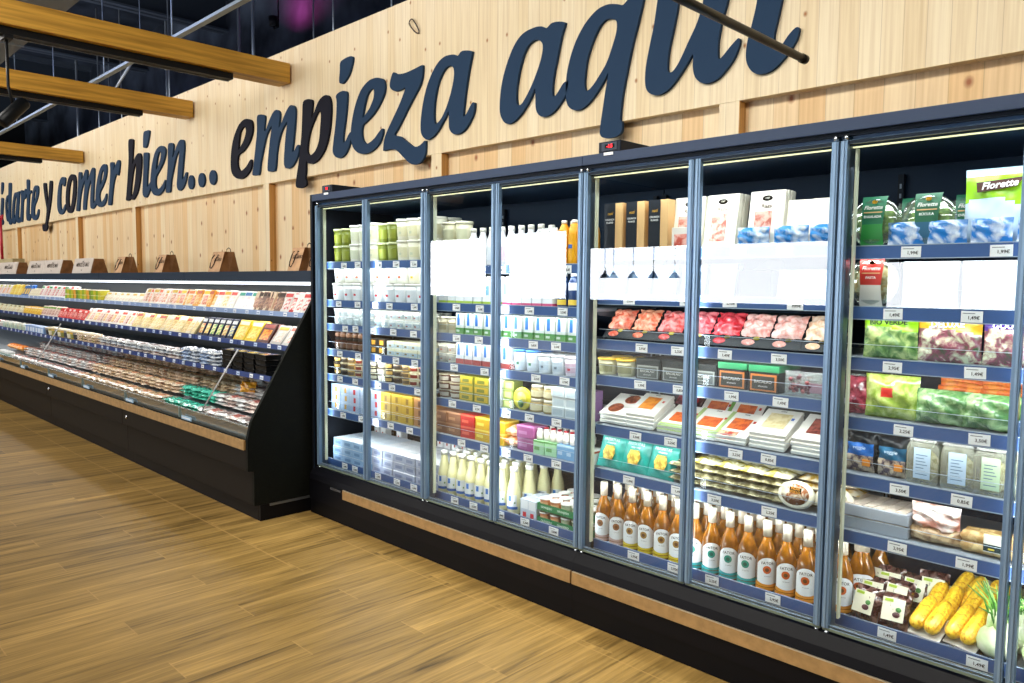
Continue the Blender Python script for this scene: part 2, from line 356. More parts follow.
# shop front opposite: low wall, lintel and piers round a run of tall windows
WZ0 = 1.2; wm = mat('#14181d', .7)
wins = [(-23.6, -20.2, 3.4), (-19.2, -16.4, 3.5), (-15.6, -7.6, 2.9), (-6.6, -3.9, 2.35)]
mb = MB(); mb.box(XL, XR, YB-.2, YB, 0, WZ0, wm)
px_ = XL
for a, b, zt in wins: mb.box(px_, a, YB-.2, YB, WZ0, 3.5, wm); mb.box(a, b, YB-.2, YB, zt, 3.51, wm) if zt < 3.5 else None; px_ = b
mb.box(px_, XR, YB-.2, YB, WZ0, 3.5, wm); mb.box(XL, XR, YB-.2, YB, 3.5, 6.3, wm)
struct('wall_front', mb)
daylight = mat('#f4f9ff', 1, emit=14)
for i, (a, b, zt) in enumerate(wins):
    mb = MB(); fm = mat('#1b2026', .5)
    mb.box(a, b, YB-.16, YB-.1, WZ0, WZ0+.05, fm); mb.box(a, b, YB-.16, YB-.1, zt-.05, zt, fm)
    for x in ((a+.03, b-.03) if b-a < 4 else (a+.03, (a+b)/2, b-.03)): mb.box(x-.025, x+.025, YB-.16, YB-.1, WZ0, zt, fm)
    mb.box(a, b, YB-.19, YB-.18, WZ0, zt, daylight)
    struct('window_%d' % (i+1), mb)
LETTERS = [
 ('e',1,[[(-7.74, 3.397),(-7.644, 3.366),(-7.618, 3.308),(-7.637, 3.225),(-7.709, 3.144),(-7.83, 3.077),(-7.944, 3.047),(-7.972, 2.972),(-7.95, 2.905),(-7.886, 2.875),(-7.776, 2.907),(-7.676, 2.969),(-7.649, 2.953),(-7.671, 2.878),(-7.76, 2.819),(-7.88, 2.793),(-8.011, 2.812),(-8.104, 2.873),(-8.13, 2.97),(-8.107, 3.117),(-8.048, 3.241),(-7.942, 3.347),(-7.839, 3.393)], [(-7.822, 3.325),(-7.774, 3.312),(-7.768, 3.26),(-7.819, 3.185),(-7.889, 3.133),(-7.942, 3.102),(-7.931, 3.189),(-7.896, 3.277)]]),
 ('m',0,[[(-7.517, 3.383),(-7.453, 3.399),(-7.379, 3.384),(-7.35, 3.354),(-7.372, 3.235),(-7.336, 3.23),(-7.246, 3.33),(-7.162, 3.39),(-7.092, 3.39),(-7.047, 3.345),(-7.071, 3.229),(-7.05, 3.226),(-6.955, 3.323),(-6.869, 3.39),(-6.802, 3.392),(-6.754, 3.351),(-6.76, 3.228),(-6.789, 3.083),(-6.818, 2.97),(-6.806, 2.952),(-6.772, 2.965),(-6.729, 3.001),(-6.696, 3.003),(-6.697, 2.94),(-6.755, 2.863),(-6.832, 2.813),(-6.91, 2.804),(-6.967, 2.831),(-6.976, 2.904),(-6.943, 3.103),(-6.906, 3.24),(-6.92, 3.247),(-6.992, 3.202),(-7.053, 3.133),(-7.112, 3.004),(-7.152, 2.827),(-7.196, 2.806),(-7.267, 2.809),(-7.31, 2.834),(-7.292, 2.955),(-7.251, 3.124),(-7.212, 3.243),(-7.226, 3.25),(-7.311, 3.192),(-7.377, 3.087),(-7.456, 2.919),(-7.49, 2.807),(-7.547, 2.8),(-7.635, 2.811),(-7.609, 2.899),(-7.557, 3.09),(-7.521, 3.246)]]),
 ('p',1,[[(-6.607, 3.386),(-6.544, 3.405),(-6.466, 3.393),(-6.442, 3.36),(-6.459, 3.251),(-6.45, 3.225),(-6.406, 3.275),(-6.329, 3.358),(-6.238, 3.391),(-6.165, 3.376),(-6.128, 3.311),(-6.13, 3.203),(-6.161, 3.052),(-6.231, 2.919),(-6.337, 2.836),(-6.445, 2.805),(-6.523, 2.815),(-6.561, 2.835),(-6.572, 2.746),(-6.583, 2.682),(-6.565, 2.656),(-6.565, 2.618),(-6.623, 2.6),(-6.704, 2.6),(-6.753, 2.622),(-6.745, 2.696),(-6.699, 2.841),(-6.646, 3.065),(-6.622, 3.275)], [(-6.315, 3.265),(-6.295, 3.227),(-6.309, 3.103),(-6.335, 2.995),(-6.391, 2.922),(-6.459, 2.889),(-6.506, 2.889),(-6.54, 2.931),(-6.526, 3.018),(-6.487, 3.11),(-6.423, 3.19),(-6.361, 3.252)]]),
 ('i_dot',0,[[(-5.97, 3.629),(-5.92, 3.649),(-5.824, 3.656),(-5.778, 3.641),(-5.784, 3.593),(-5.825, 3.519),(-5.872, 3.475),(-5.928, 3.447),(-5.978, 3.456),(-5.989, 3.488),(-5.976, 3.562)]]),
 ('i',0,[[(-6.041, 3.357),(-5.979, 3.38),(-5.909, 3.378),(-5.868, 3.354),(-5.869, 3.287),(-5.892, 3.155),(-5.927, 3.023),(-5.934, 2.947),(-5.923, 2.934),(-5.895, 2.942),(-5.844, 2.994),(-5.811, 3.008),(-5.812, 2.947),(-5.845, 2.891),(-5.907, 2.829),(-5.986, 2.807),(-6.057, 2.826),(-6.1, 2.874),(-6.087, 2.966),(-6.044, 3.146),(-6.031, 3.297)]]),
 ('e',0,[[(-5.385, 3.396),(-5.328, 3.369),(-5.309, 3.326),(-5.319, 3.264),(-5.374, 3.194),(-5.461, 3.122),(-5.564, 3.071),(-5.629, 3.043),(-5.646, 2.986),(-5.63, 2.925),(-5.591, 2.888),(-5.54, 2.884),(-5.463, 2.911),(-5.387, 2.96),(-5.35, 2.979),(-5.338, 2.968),(-5.345, 2.926),(-5.388, 2.866),(-5.476, 2.818),(-5.579, 2.801),(-5.671, 2.811),(-5.751, 2.85),(-5.796, 2.908),(-5.812, 2.993),(-5.789, 3.11),(-5.734, 3.236),(-5.653, 3.341),(-5.549, 3.396),(-5.46, 3.407)], [(-5.478, 3.326),(-5.46, 3.295),(-5.473, 3.239),(-5.525, 3.174),(-5.582, 3.132),(-5.629, 3.105),(-5.615, 3.173),(-5.581, 3.256),(-5.537, 3.31)]]),
 ('z',0,[[(-5.193, 3.405),(-5.137, 3.382),(-5.036, 3.372),(-4.926, 3.381),(-4.83, 3.392),(-4.812, 3.381),(-4.823, 3.296),(-4.861, 3.23),(-4.95, 3.142),(-5.049, 3.038),(-5.138, 2.945),(-5.177, 2.904),(-5.1, 2.882),(-5.012, 2.83),(-4.938, 2.787),(-4.877, 2.777),(-4.822, 2.793),(-4.789, 2.811),(-4.775, 2.794),(-4.782, 2.707),(-4.829, 2.654),(-4.902, 2.639),(-4.975, 2.657),(-5.062, 2.716),(-5.151, 2.779),(-5.242, 2.797),(-5.321, 2.795),(-5.334, 2.807),(-5.315, 2.891),(-5.267, 2.962),(-5.189, 3.05),(-5.112, 3.137),(-5.049, 3.225),(-5.037, 3.257),(-5.087, 3.251),(-5.163, 3.251),(-5.219, 3.276),(-5.24, 3.31),(-5.227, 3.361)]]),
 ('a',0,[[(-4.49, 3.404),(-4.436, 3.396),(-4.401, 3.38),(-4.361, 3.403),(-4.308, 3.4),(-4.246, 3.383),(-4.242, 3.366),(-4.266, 3.292),(-4.296, 3.176),(-4.322, 3.043),(-4.336, 2.942),(-4.33, 2.931),(-4.301, 2.946),(-4.243, 3.01),(-4.216, 3.013),(-4.212, 2.992),(-4.226, 2.933),(-4.273, 2.871),(-4.336, 2.824),(-4.406, 2.811),(-4.458, 2.826),(-4.493, 2.866),(-4.498, 2.93),(-4.503, 2.994),(-4.542, 2.951),(-4.609, 2.882),(-4.677, 2.833),(-4.747, 2.814),(-4.794, 2.833),(-4.83, 2.874),(-4.837, 2.949),(-4.818, 3.063),(-4.776, 3.187),(-4.713, 3.291),(-4.634, 3.369),(-4.556, 3.403)], [(-4.474, 3.321),(-4.446, 3.299),(-4.441, 3.242),(-4.466, 3.15),(-4.516, 3.045),(-4.576, 2.963),(-4.628, 2.927),(-4.655, 2.921),(-4.673, 2.955),(-4.674, 3.027),(-4.656, 3.138),(-4.615, 3.238),(-4.555, 3.305),(-4.511, 3.325)]]),
 ('a',0,[[(-3.629, 3.411),(-3.559, 3.404),(-3.515, 3.383),(-3.471, 3.404),(-3.414, 3.402),(-3.357, 3.385),(-3.355, 3.368),(-3.383, 3.299),(-3.419, 3.167),(-3.451, 3.032),(-3.453, 2.948),(-3.437, 2.931),(-3.405, 2.954),(-3.359, 3.002),(-3.318, 3.006),(-3.339, 2.929),(-3.394, 2.868),(-3.451, 2.827),(-3.513, 2.812),(-3.565, 2.825),(-3.6, 2.871),(-3.607, 2.959),(-3.612, 3.01),(-3.652, 2.951),(-3.723, 2.875),(-3.796, 2.826),(-3.86, 2.812),(-3.908, 2.834),(-3.944, 2.892),(-3.949, 2.969),(-3.933, 3.087),(-3.887, 3.213),(-3.813, 3.332),(-3.731, 3.394)], [(-3.607, 3.328),(-3.567, 3.312),(-3.545, 3.276),(-3.556, 3.207),(-3.59, 3.128),(-3.643, 3.037),(-3.703, 2.96),(-3.744, 2.925),(-3.776, 2.93),(-3.787, 2.973),(-3.782, 3.061),(-3.754, 3.173),(-3.708, 3.274),(-3.658, 3.317)]]),
 ('q',0,[[(-2.986, 3.409),(-2.928, 3.393),(-2.895, 3.381),(-2.863, 3.399),(-2.823, 3.418),(-2.752, 3.409),(-2.747, 3.377),(-2.775, 3.27),(-2.816, 3.139),(-2.852, 2.992),(-2.885, 2.842),(-2.898, 2.713),(-2.894, 2.7),(-2.884, 2.685),(-2.886, 2.633),(-2.917, 2.611),(-2.975, 2.605),(-3.027, 2.614),(-3.052, 2.641),(-3.049, 2.695),(-3.034, 2.786),(-3.016, 2.89),(-2.995, 2.999),(-3.018, 2.97),(-3.068, 2.912),(-3.128, 2.854),(-3.19, 2.82),(-3.244, 2.812),(-3.296, 2.832),(-3.328, 2.872),(-3.339, 2.943),(-3.332, 3.053),(-3.297, 3.17),(-3.244, 3.269),(-3.174, 3.348),(-3.097, 3.397),(-3.037, 3.411)], [(-3.001, 3.324),(-2.959, 3.312),(-2.937, 3.288),(-2.94, 3.23),(-2.972, 3.145),(-3.012, 3.061),(-3.07, 2.992),(-3.121, 2.941),(-3.165, 2.921),(-3.182, 2.951),(-3.18, 3.025),(-3.164, 3.117),(-3.127, 3.204),(-3.077, 3.286),(-3.035, 3.319)]]),
 ('u',0,[[(-2.624, 3.467),(-2.585, 3.484),(-2.502, 3.467),(-2.487, 3.449),(-2.503, 3.317),(-2.514, 3.246),(-2.536, 3.15),(-2.561, 3.044),(-2.568, 2.961),(-2.56, 2.927),(-2.53, 2.926),(-2.487, 2.974),(-2.431, 3.072),(-2.38, 3.161),(-2.347, 3.26),(-2.32, 3.405),(-2.28, 3.42),(-2.175, 3.4),(-2.173, 3.382),(-2.194, 3.241),(-2.226, 3.135),(-2.243, 3.042),(-2.245, 2.972),(-2.239, 2.939),(-2.219, 2.944),(-2.176, 2.984),(-2.133, 3.019),(-2.118, 3.02),(-2.115, 3.002),(-2.122, 2.973),(-2.149, 2.918),(-2.197, 2.865),(-2.246, 2.83),(-2.307, 2.818),(-2.354, 2.835),(-2.387, 2.873),(-2.4, 2.93),(-2.401, 2.994),(-2.427, 2.962),(-2.479, 2.899),(-2.544, 2.836),(-2.611, 2.809),(-2.663, 2.815),(-2.704, 2.844),(-2.72, 2.894),(-2.718, 2.98),(-2.694, 3.099),(-2.668, 3.207),(-2.648, 3.334)]]),
 ('i_accent',0,[[(-1.925, 3.447),(-1.865, 3.503),(-1.797, 3.53),(-1.745, 3.506),(-1.753, 3.476),(-1.819, 3.432),(-1.879, 3.401),(-1.919, 3.421)]]),
 ('i',0,[[(-2.006, 3.321),(-1.966, 3.343),(-1.876, 3.327),(-1.866, 3.308),(-1.873, 3.244),(-1.886, 3.165),(-1.906, 3.071),(-1.922, 2.999),(-1.92, 2.953),(-1.906, 2.933),(-1.879, 2.938),(-1.845, 2.978),(-1.811, 3.006),(-1.792, 3.005),(-1.789, 2.987),(-1.8, 2.948),(-1.829, 2.905),(-1.867, 2.863),(-1.92, 2.823),(-1.974, 2.81),(-2.021, 2.82),(-2.055, 2.852),(-2.076, 2.903),(-2.074, 2.98),(-2.049, 3.078),(-2.025, 3.182)]]),
 ('b',1,[[(-11.181, 3.582),(-11.09, 3.606),(-11.008, 3.587),(-11.006, 3.552),(-11.053, 3.313),(-11.047, 3.268),(-10.953, 3.346),(-10.845, 3.386),(-10.761, 3.371),(-10.727, 3.313),(-10.746, 3.178),(-10.81, 3.011),(-10.9, 2.88),(-11.032, 2.802),(-11.116, 2.799),(-11.165, 2.815),(-11.231, 2.794),(-11.331, 2.808),(-11.311, 2.875),(-11.242, 3.119),(-11.188, 3.362)], [(-10.935, 3.266),(-10.924, 3.213),(-10.965, 3.059),(-11.044, 2.908),(-11.103, 2.846),(-11.146, 2.863),(-11.117, 2.985),(-11.045, 3.154),(-10.986, 3.236)]]),
 ('i_dot',0,[[(-10.626, 3.624),(-10.52, 3.641),(-10.43, 3.632),(-10.433, 3.583),(-10.499, 3.474),(-10.548, 3.432),(-10.625, 3.435),(-10.651, 3.466)]]),
 ('i',0,[[(-10.645, 3.352),(-10.575, 3.368),(-10.494, 3.355),(-10.478, 3.32),(-10.505, 3.188),(-10.542, 3.039),(-10.549, 2.938),(-10.513, 2.927),(-10.465, 2.965),(-10.419, 2.978),(-10.433, 2.912),(-10.511, 2.833),(-10.591, 2.791),(-10.669, 2.807),(-10.712, 2.857),(-10.694, 2.984),(-10.662, 3.17)]]),
 ('e',0,[[(-10.022, 3.389),(-9.939, 3.358),(-9.913, 3.307),(-9.961, 3.215),(-10.068, 3.128),(-10.193, 3.058),(-10.248, 3.013),(-10.262, 2.931),(-10.226, 2.878),(-10.14, 2.871),(-10.03, 2.912),(-9.959, 2.963),(-9.944, 2.937),(-9.969, 2.874),(-10.057, 2.815),(-10.189, 2.786),(-10.319, 2.805),(-10.405, 2.859),(-10.431, 2.945),(-10.403, 3.094),(-10.335, 3.238),(-10.24, 3.344),(-10.129, 3.388)], [(-10.09, 3.327),(-10.057, 3.299),(-10.087, 3.228),(-10.165, 3.154),(-10.225, 3.11),(-10.22, 3.176),(-10.18, 3.263),(-10.133, 3.315)]]),
 ('n',0,[[(-9.827, 3.369),(-9.752, 3.391),(-9.691, 3.38),(-9.665, 3.342),(-9.696, 3.227),(-9.672, 3.216),(-9.595, 3.31),(-9.492, 3.384),(-9.402, 3.389),(-9.35, 3.359),(-9.347, 3.274),(-9.386, 3.123),(-9.425, 2.971),(-9.42, 2.923),(-9.38, 2.935),(-9.332, 2.985),(-9.285, 2.992),(-9.296, 2.943),(-9.345, 2.87),(-9.418, 2.814),(-9.505, 2.794),(-9.563, 2.817),(-9.588, 2.875),(-9.556, 3.014),(-9.516, 3.168),(-9.487, 3.259),(-9.518, 3.262),(-9.593, 3.207),(-9.681, 3.074),(-9.758, 2.937),(-9.794, 2.811),(-9.86, 2.8),(-9.935, 2.813),(-9.902, 2.933),(-9.848, 3.155)]]),
 ('dot',0,[[(-9.094, 2.86),(-9.106, 2.819),(-9.138, 2.792),(-9.179, 2.784),(-9.22, 2.798),(-9.249, 2.831),(-9.257, 2.874),(-9.244, 2.914),(-9.212, 2.942),(-9.171, 2.949),(-9.131, 2.934),(-9.102, 2.901)]]),
 ('dot',0,[[(-8.798, 2.858),(-8.811, 2.819),(-8.843, 2.792),(-8.886, 2.785),(-8.929, 2.799),(-8.959, 2.831),(-8.968, 2.873),(-8.955, 2.913),(-8.922, 2.939),(-8.879, 2.946),(-8.837, 2.931),(-8.807, 2.899)]]),
 ('dot',0,[[(-8.498, 2.861),(-8.511, 2.821),(-8.545, 2.794),(-8.589, 2.787),(-8.633, 2.802),(-8.664, 2.835),(-8.675, 2.877),(-8.661, 2.917),(-8.627, 2.944),(-8.582, 2.951),(-8.539, 2.935),(-8.508, 2.903)]]),
 ('c',0,[[(-14.195, 3.381),(-14.07, 3.356),(-14.064, 3.299),(-14.115, 3.234),(-14.167, 3.227),(-14.208, 3.264),(-14.271, 3.279),(-14.323, 3.217),(-14.366, 3.067),(-14.369, 2.933),(-14.337, 2.864),(-14.274, 2.851),(-14.184, 2.902),(-14.104, 2.935),(-14.104, 2.878),(-14.195, 2.808),(-14.327, 2.781),(-14.456, 2.804),(-14.546, 2.887),(-14.552, 3.003),(-14.499, 3.173),(-14.398, 3.309),(-14.293, 3.371)]]),
 ('o',1,[[(-13.666, 3.375),(-13.55, 3.337),(-13.512, 3.243),(-13.543, 3.063),(-13.625, 2.904),(-13.727, 2.799),(-13.852, 2.778),(-13.975, 2.795),(-14.061, 2.866),(-14.077, 3.009),(-14.027, 3.174),(-13.918, 3.315),(-13.788, 3.374)], [(-13.687, 3.294),(-13.651, 3.236),(-13.698, 3.074),(-13.774, 2.932),(-13.855, 2.866),(-13.913, 2.904),(-13.919, 3.016),(-13.858, 3.179),(-13.767, 3.283)]]),
 ('m',0,[[(-13.371, 3.357),(-13.299, 3.375),(-13.232, 3.353),(-13.233, 3.29),(-13.255, 3.248),(-13.146, 3.3),(-13.037, 3.379),(-12.959, 3.375),(-12.93, 3.333),(-12.961, 3.24),(-12.929, 3.228),(-12.81, 3.322),(-12.717, 3.379),(-12.643, 3.372),(-12.614, 3.338),(-12.636, 3.219),(-12.684, 3.05),(-12.711, 2.878),(-12.664, 2.858),(-12.599, 2.923),(-12.569, 2.903),(-12.614, 2.82),(-12.726, 2.778),(-12.817, 2.789),(-12.856, 2.835),(-12.829, 3.009),(-12.78, 3.18),(-12.822, 3.192),(-12.931, 3.087),(-13.024, 2.935),(-13.072, 2.796),(-13.141, 2.786),(-13.207, 2.804),(-13.168, 2.963),(-13.108, 3.119),(-13.075, 3.214),(-13.109, 3.217),(-13.221, 3.128),(-13.342, 2.957),(-13.399, 2.794),(-13.488, 2.789),(-13.546, 2.807),(-13.482, 2.967),(-13.413, 3.18)]]),
 ('e',0,[[(-12.174, 3.383),(-12.086, 3.354),(-12.084, 3.27),(-12.153, 3.16),(-12.278, 3.069),(-12.386, 3.01),(-12.429, 2.945),(-12.405, 2.866),(-12.333, 2.853),(-12.217, 2.895),(-12.136, 2.957),(-12.118, 2.93),(-12.145, 2.857),(-12.251, 2.796),(-12.407, 2.781),(-12.535, 2.815),(-12.597, 2.888),(-12.585, 3.025),(-12.501, 3.19),(-12.385, 3.316),(-12.277, 3.373)], [(-12.221, 3.309),(-12.205, 3.265),(-12.252, 3.185),(-12.351, 3.118),(-12.393, 3.104),(-12.366, 3.178),(-12.296, 3.274)]]),
 ('r',0,[[(-11.927, 3.368),(-11.829, 3.377),(-11.782, 3.356),(-11.789, 3.283),(-11.781, 3.258),(-11.699, 3.331),(-11.614, 3.379),(-11.545, 3.364),(-11.541, 3.299),(-11.597, 3.184),(-11.631, 3.171),(-11.662, 3.198),(-11.71, 3.186),(-11.805, 3.08),(-11.877, 2.921),(-11.927, 2.792),(-12.001, 2.783),(-12.064, 2.801),(-12.023, 2.932),(-11.957, 3.126),(-11.925, 3.272)]]),
 ('i_dot',0,[[(-18.31, 3.621),(-18.213, 3.635),(-18.161, 3.6),(-18.199, 3.499),(-18.284, 3.422),(-18.357, 3.424)]]),
 ('i',0,[[(-18.375, 3.311),(-18.298, 3.335),(-18.214, 3.317),(-18.215, 3.222),(-18.263, 3.102),(-18.332, 2.949),(-18.326, 2.896),(-18.274, 2.858),(-18.34, 2.808),(-18.472, 2.806),(-18.539, 2.853),(-18.48, 3.027)]]),
 ('d',0,[[(-17.73, 3.564),(-17.638, 3.579),(-17.545, 3.562),(-17.544, 3.481),(-17.597, 3.316),(-17.655, 3.116),(-17.697, 2.932),(-17.664, 2.879),(-17.609, 2.884),(-17.591, 2.824),(-17.694, 2.774),(-17.802, 2.791),(-17.851, 2.837),(-17.979, 2.869),(-18.058, 3.038),(-18.059, 3.211),(-17.956, 3.325),(-17.825, 3.358),(-17.774, 3.371)], [(-17.813, 3.297),(-17.828, 3.162),(-17.863, 3.027),(-17.91, 2.995),(-17.955, 3.066),(-17.952, 3.17),(-17.895, 3.269)]]),
 ('a',0,[[(-17.189, 3.361),(-17.059, 3.359),(-16.962, 3.36),(-16.966, 3.286),(-17.031, 3.11),(-17.085, 2.915),(-17.057, 2.847),(-16.969, 2.875),(-17.0, 2.794),(-17.112, 2.778),(-17.207, 2.796),(-17.264, 2.858),(-17.34, 2.795),(-17.443, 2.774),(-17.539, 2.804),(-17.578, 2.908),(-17.52, 3.108),(-17.415, 3.269),(-17.309, 3.353)], [(-17.2, 3.287),(-17.168, 3.235),(-17.247, 3.057),(-17.335, 2.912),(-17.407, 2.882),(-17.42, 2.967),(-17.356, 3.131),(-17.283, 3.26)]]),
 ('r',0,[[(-16.866, 3.361),(-16.727, 3.363),(-16.696, 3.315),(-16.715, 3.268),(-16.618, 3.341),(-16.52, 3.374),(-16.484, 3.331),(-16.509, 3.237),(-16.577, 3.193),(-16.636, 3.214),(-16.711, 3.122),(-16.759, 2.962),(-16.808, 2.801),(-16.899, 2.786),(-16.972, 2.809),(-16.923, 2.971),(-16.861, 3.132),(-16.84, 3.277)]]),
 ('t',0,[[(-16.409, 3.516),(-16.287, 3.522),(-16.232, 3.485),(-16.266, 3.33),(-16.225, 3.319),(-16.125, 3.316),(-16.144, 3.265),(-16.234, 3.256),(-16.292, 3.141),(-16.331, 2.985),(-16.341, 2.873),(-16.253, 2.9),(-16.224, 2.851),(-16.298, 2.791),(-16.42, 2.785),(-16.506, 2.818),(-16.513, 2.947),(-16.454, 3.104),(-16.42, 3.262),(-16.473, 3.274),(-16.447, 3.328),(-16.421, 3.342)]]),
 ('e',0,[[(-15.808, 3.379),(-15.681, 3.353),(-15.643, 3.296),(-15.691, 3.192),(-15.817, 3.093),(-15.93, 3.023),(-15.977, 2.932),(-15.953, 2.852),(-15.897, 2.841),(-15.798, 2.89),(-15.723, 2.948),(-15.673, 2.937),(-15.701, 2.853),(-15.8, 2.789),(-15.947, 2.77),(-16.089, 2.796),(-16.186, 2.865),(-16.187, 2.944),(-16.145, 3.084),(-16.059, 3.235),(-15.944, 3.351)], [(-15.847, 3.305),(-15.806, 3.263),(-15.853, 3.173),(-15.943, 3.102),(-15.993, 3.074),(-15.967, 3.182),(-15.908, 3.278)]]),
 ('y',1,[[(-15.337, 3.355),(-15.253, 3.374),(-15.175, 3.357),(-15.156, 3.288),(-15.138, 3.137),(-15.112, 3.0),(-15.059, 3.086),(-15.004, 3.231),(-14.964, 3.346),(-14.908, 3.383),(-14.817, 3.363),(-14.815, 3.29),(-14.863, 3.146),(-14.957, 2.975),(-15.071, 2.818),(-15.179, 2.673),(-15.169, 2.628),(-15.22, 2.565),(-15.357, 2.545),(-15.464, 2.572),(-15.482, 2.642),(-15.467, 2.675),(-15.314, 2.677),(-15.236, 2.782),(-15.187, 2.915),(-15.227, 3.023),(-15.294, 3.178)]]),
]
# ------------------------------------------------------------------ sign letters on the fascia
NAVY = mat('#083050', .8); INK = mat('#1e1f2a', .8)
words = [('empieza', list('empieza')), ('aquí', list('aquí'))]
LSEQ = []      # (letter, tone, loops, dot loops)
pend = None
for (nm, tone, loops) in LETTERS:
    if nm in ('i_dot', 'i_accent'): pend = loops; continue
    LSEQ.append((nm, tone, loops, pend)); pend = None
where = (['first letter of the word empieza', 'second letter of the word empieza', 'third letter of the word empieza', 'fourth letter of the word empieza', 'fifth letter of the word empieza', 'sixth letter of the word empieza', 'last letter of the word empieza',
          'first letter of the last word', 'second letter of the last word, with a long tail', 'third letter of the last word, behind the black tube', 'last letter of the whole sign',
          'first letter of the word bien', 'second letter of the word bien', 'third letter of the word bien', 'last letter of the word bien',
          'first of the three dots after bien', 'middle of the three dots after bien', 'last of the three dots after bien',
          'first letter of the word comer', 'second letter of the word comer', 'third letter of the word comer', 'fourth letter of the word comer', 'last letter of the word comer',
          'at the left edge of the sign', 'right of the first letter i', 'between the d and r near the left edge', 'before the t near the left edge', 'before the e near the left edge', 'just before the single y', 'standing alone before comer'])
for (nm, tone, loops, dot), wh in zip(LSEQ, where):
    m = INK if tone else NAVY
    sm = [[tuple(v) for v in crv(lp, 4)] for lp in loops]
    if tone: pass
    me = outline_mesh(sm, .022, m)
    k = 'round sign dot' if nm == 'dot' else 'cut-out letter %s' % nm
    o = obj('sign_dot' if nm == 'dot' else 'sign_letter', me, loc=(0, WY-.0115, 0))
    tag(o, '%s %s, %s' % ('charcoal' if tone else 'dark blue', k, wh), 'sign letter', 'letters of the timber wall sign')
    if dot:
        obj('accent' if wh.startswith('last letter of the whole') else 'dot', outline_mesh([[tuple(v) for v in crv(dot[0], 4)]], .022, m), o)
# a small wire hook on the fascia
mb = MB(); mb.tube([tuple(q) for q in crv([(-4.87, WY-.012, 3.66), (-4.90, WY-.02, 3.72), (-4.95, WY-.02, 3.77), (-4.985, WY-.02, 3.75), (-4.95, WY-.02, 3.70), (-4.90, WY-.012, 3.655)], 5)], .005, mat('#4a3a30', .5))
tag(obj('wire_hook', mb), 'small dark wire ring fixed to the timber above the word empieza', 'hook')

# ------------------------------------------------------------------ glulam beams and what hangs under the roof
def beam(x, z0, z1, wd, dist):
    t = thing('timber_beam', 'yellow timber ceiling beam, %s from the left of the three' % dist, 'beam', (x, WY, z0), group='timber beams under the roof')
    mb = MB(); mb.box(-wd, 0, -9.5, -.02, 0, z1-z0, GLULAM); obj('timber', mb.build(bevel=.004), t)
    mb = MB(); mb.box(-wd*.75, -wd*.30, -9.4, -.56, -.055, -.001, mat('#17181a', .5)); mb.box(-wd*.75, -wd*.73, -9.4, -.56, -.062, -.055, mat('#9a9ca0', .4, .6))
    obj('lighting_track', mb, t)
beam(-13.11, 3.50, 3.675, .22, 'first'); beam(-9.07, 3.605, 3.79, .215, 'second'); beam(-6.84, 3.605, 3.79, .215, 'third')
# black tube hanging near the fascia on the right
mb = MB(); mb.tube([(-1.30, 1.2, 2.545), (-1.30, 2.835, 2.545)], .0145, mat('#151310', .35), 16)
mb.lathe([(0, 0), (.017, 0), (.017, .03), (0, .03)], mat('#1b1815', .4), 16)
n0 = len(mb.v)-4*16
for i in range(n0, len(mb.v)):
    x, y, z = mb.v[i]; mb.v[i] = (-1.30+x, 2.81+z, 2.545+y)
mb.tube([(-1.30, 1.6, 2.55), (-1.30, 1.6, 6.3)], .004, mat('#303030', .4)); mb.tube([(-1.30, 1.25, 2.55), (-1.30, 1.25, 6.3)], .004, mat('#303030', .4))
tag(obj('hanging_tube', mb), 'black tube lamp hanging in front of the last sign letters', 'tube')
# spotlight at the left edge
t = thing('spotlight', 'black cylindrical spotlight hanging under the second beam at the left edge', 'spotlight', (-6.95, 1.55, 2.98))
mb = MB(); mb.lathe([(0, -.13), (.045, -.13), (.05, -.12), (.05, .11), (.04, .13), (0, .13)], mat('#101215', .35), 20)
obj('lamp_housing', mb, t, rot=(R(-40), R(12), R(20)))
mb = MB(); mb.tube([(0, 0, .05), (-.03, -.02, .2), (-.03, -.02, .55)], .011, mat('#1b1c1e', .4)); mb.box(-.10, .04, -.05, .01, .54, .60, mat('#17181a', .5)); obj('bracket', mb, t)
# suspended services: conduit, flat duct, drop wires, roof joists, sprinkler pipe
GREY = mat('#7e8b98', .5, .3)
mb = MB(); mb.box(-24, 5.9, 3.27, 3.33, 4.19, 4.22, GREY)
for i in range(14): mb.tube([(-23+i*2.1, 3.30, 4.21), (-23+i*2.1, 3.30, 6.3)], .008, GREY, 6)
tag(obj('cable_tray', mb), 'long grey cable tray hung under the dark roof along the fascia', 'cable tray')
mb = MB(); mb.box(-24, 5.9, 1.65, 2.46, 4.4, 4.75, mat('#59616b', .6))
for i in range(12): mb.box(-23+i*2.5, -22.97+i*2.5, 1.64, 2.47, 4.39, 4.76, mat('#6d7680', .5, .4))
tag(obj('air_duct', mb), 'wide grey air duct under the roof at the upper left', 'duct')
for i, (x, y) in enumerate([(-9.1, 4.6), (-8.2, 4.9), (-11.2, 4.4), (-12.3, 4.8), (-14.5, 4.5), (-7.3, 4.6), (-10.2, 4.95), (-13.4, 4.5), (-6.4, 4.7), (-16, 4.6), (-5.9, 5.0), (-15.2, 4.9)]):
    mb = MB(); mb.tube([(x, y, 2.9), (x, y, 6.3)], .010 if i % 3 else .022, mat('#9aa4ae', .4, .5), 6)
    tag(obj('drop_wire', mb), 'thin pale hanger rod behind the timber fascia under the dark roof', 'hanger rod', 'hanger rods behind the fascia')
for i in range(9):
    mb = MB(); x = -22+i*3.3; z = 5.6
    mb.box(x, x+.22, YB, 5.6, z, z+.03, mat('#39434f', .6)); mb.box(x+.09, x+.13, YB, 5.6, z, 6.3, mat('#2b333d', .6)); mb.box(x, x+.22, YB, 5.6, 6.2, 6.3, mat('#39434f', .6))
    tag(obj('roof_joist', mb), 'dark steel roof joist running towards the timber wall', 'roof joist', 'steel joists of the dark roof')
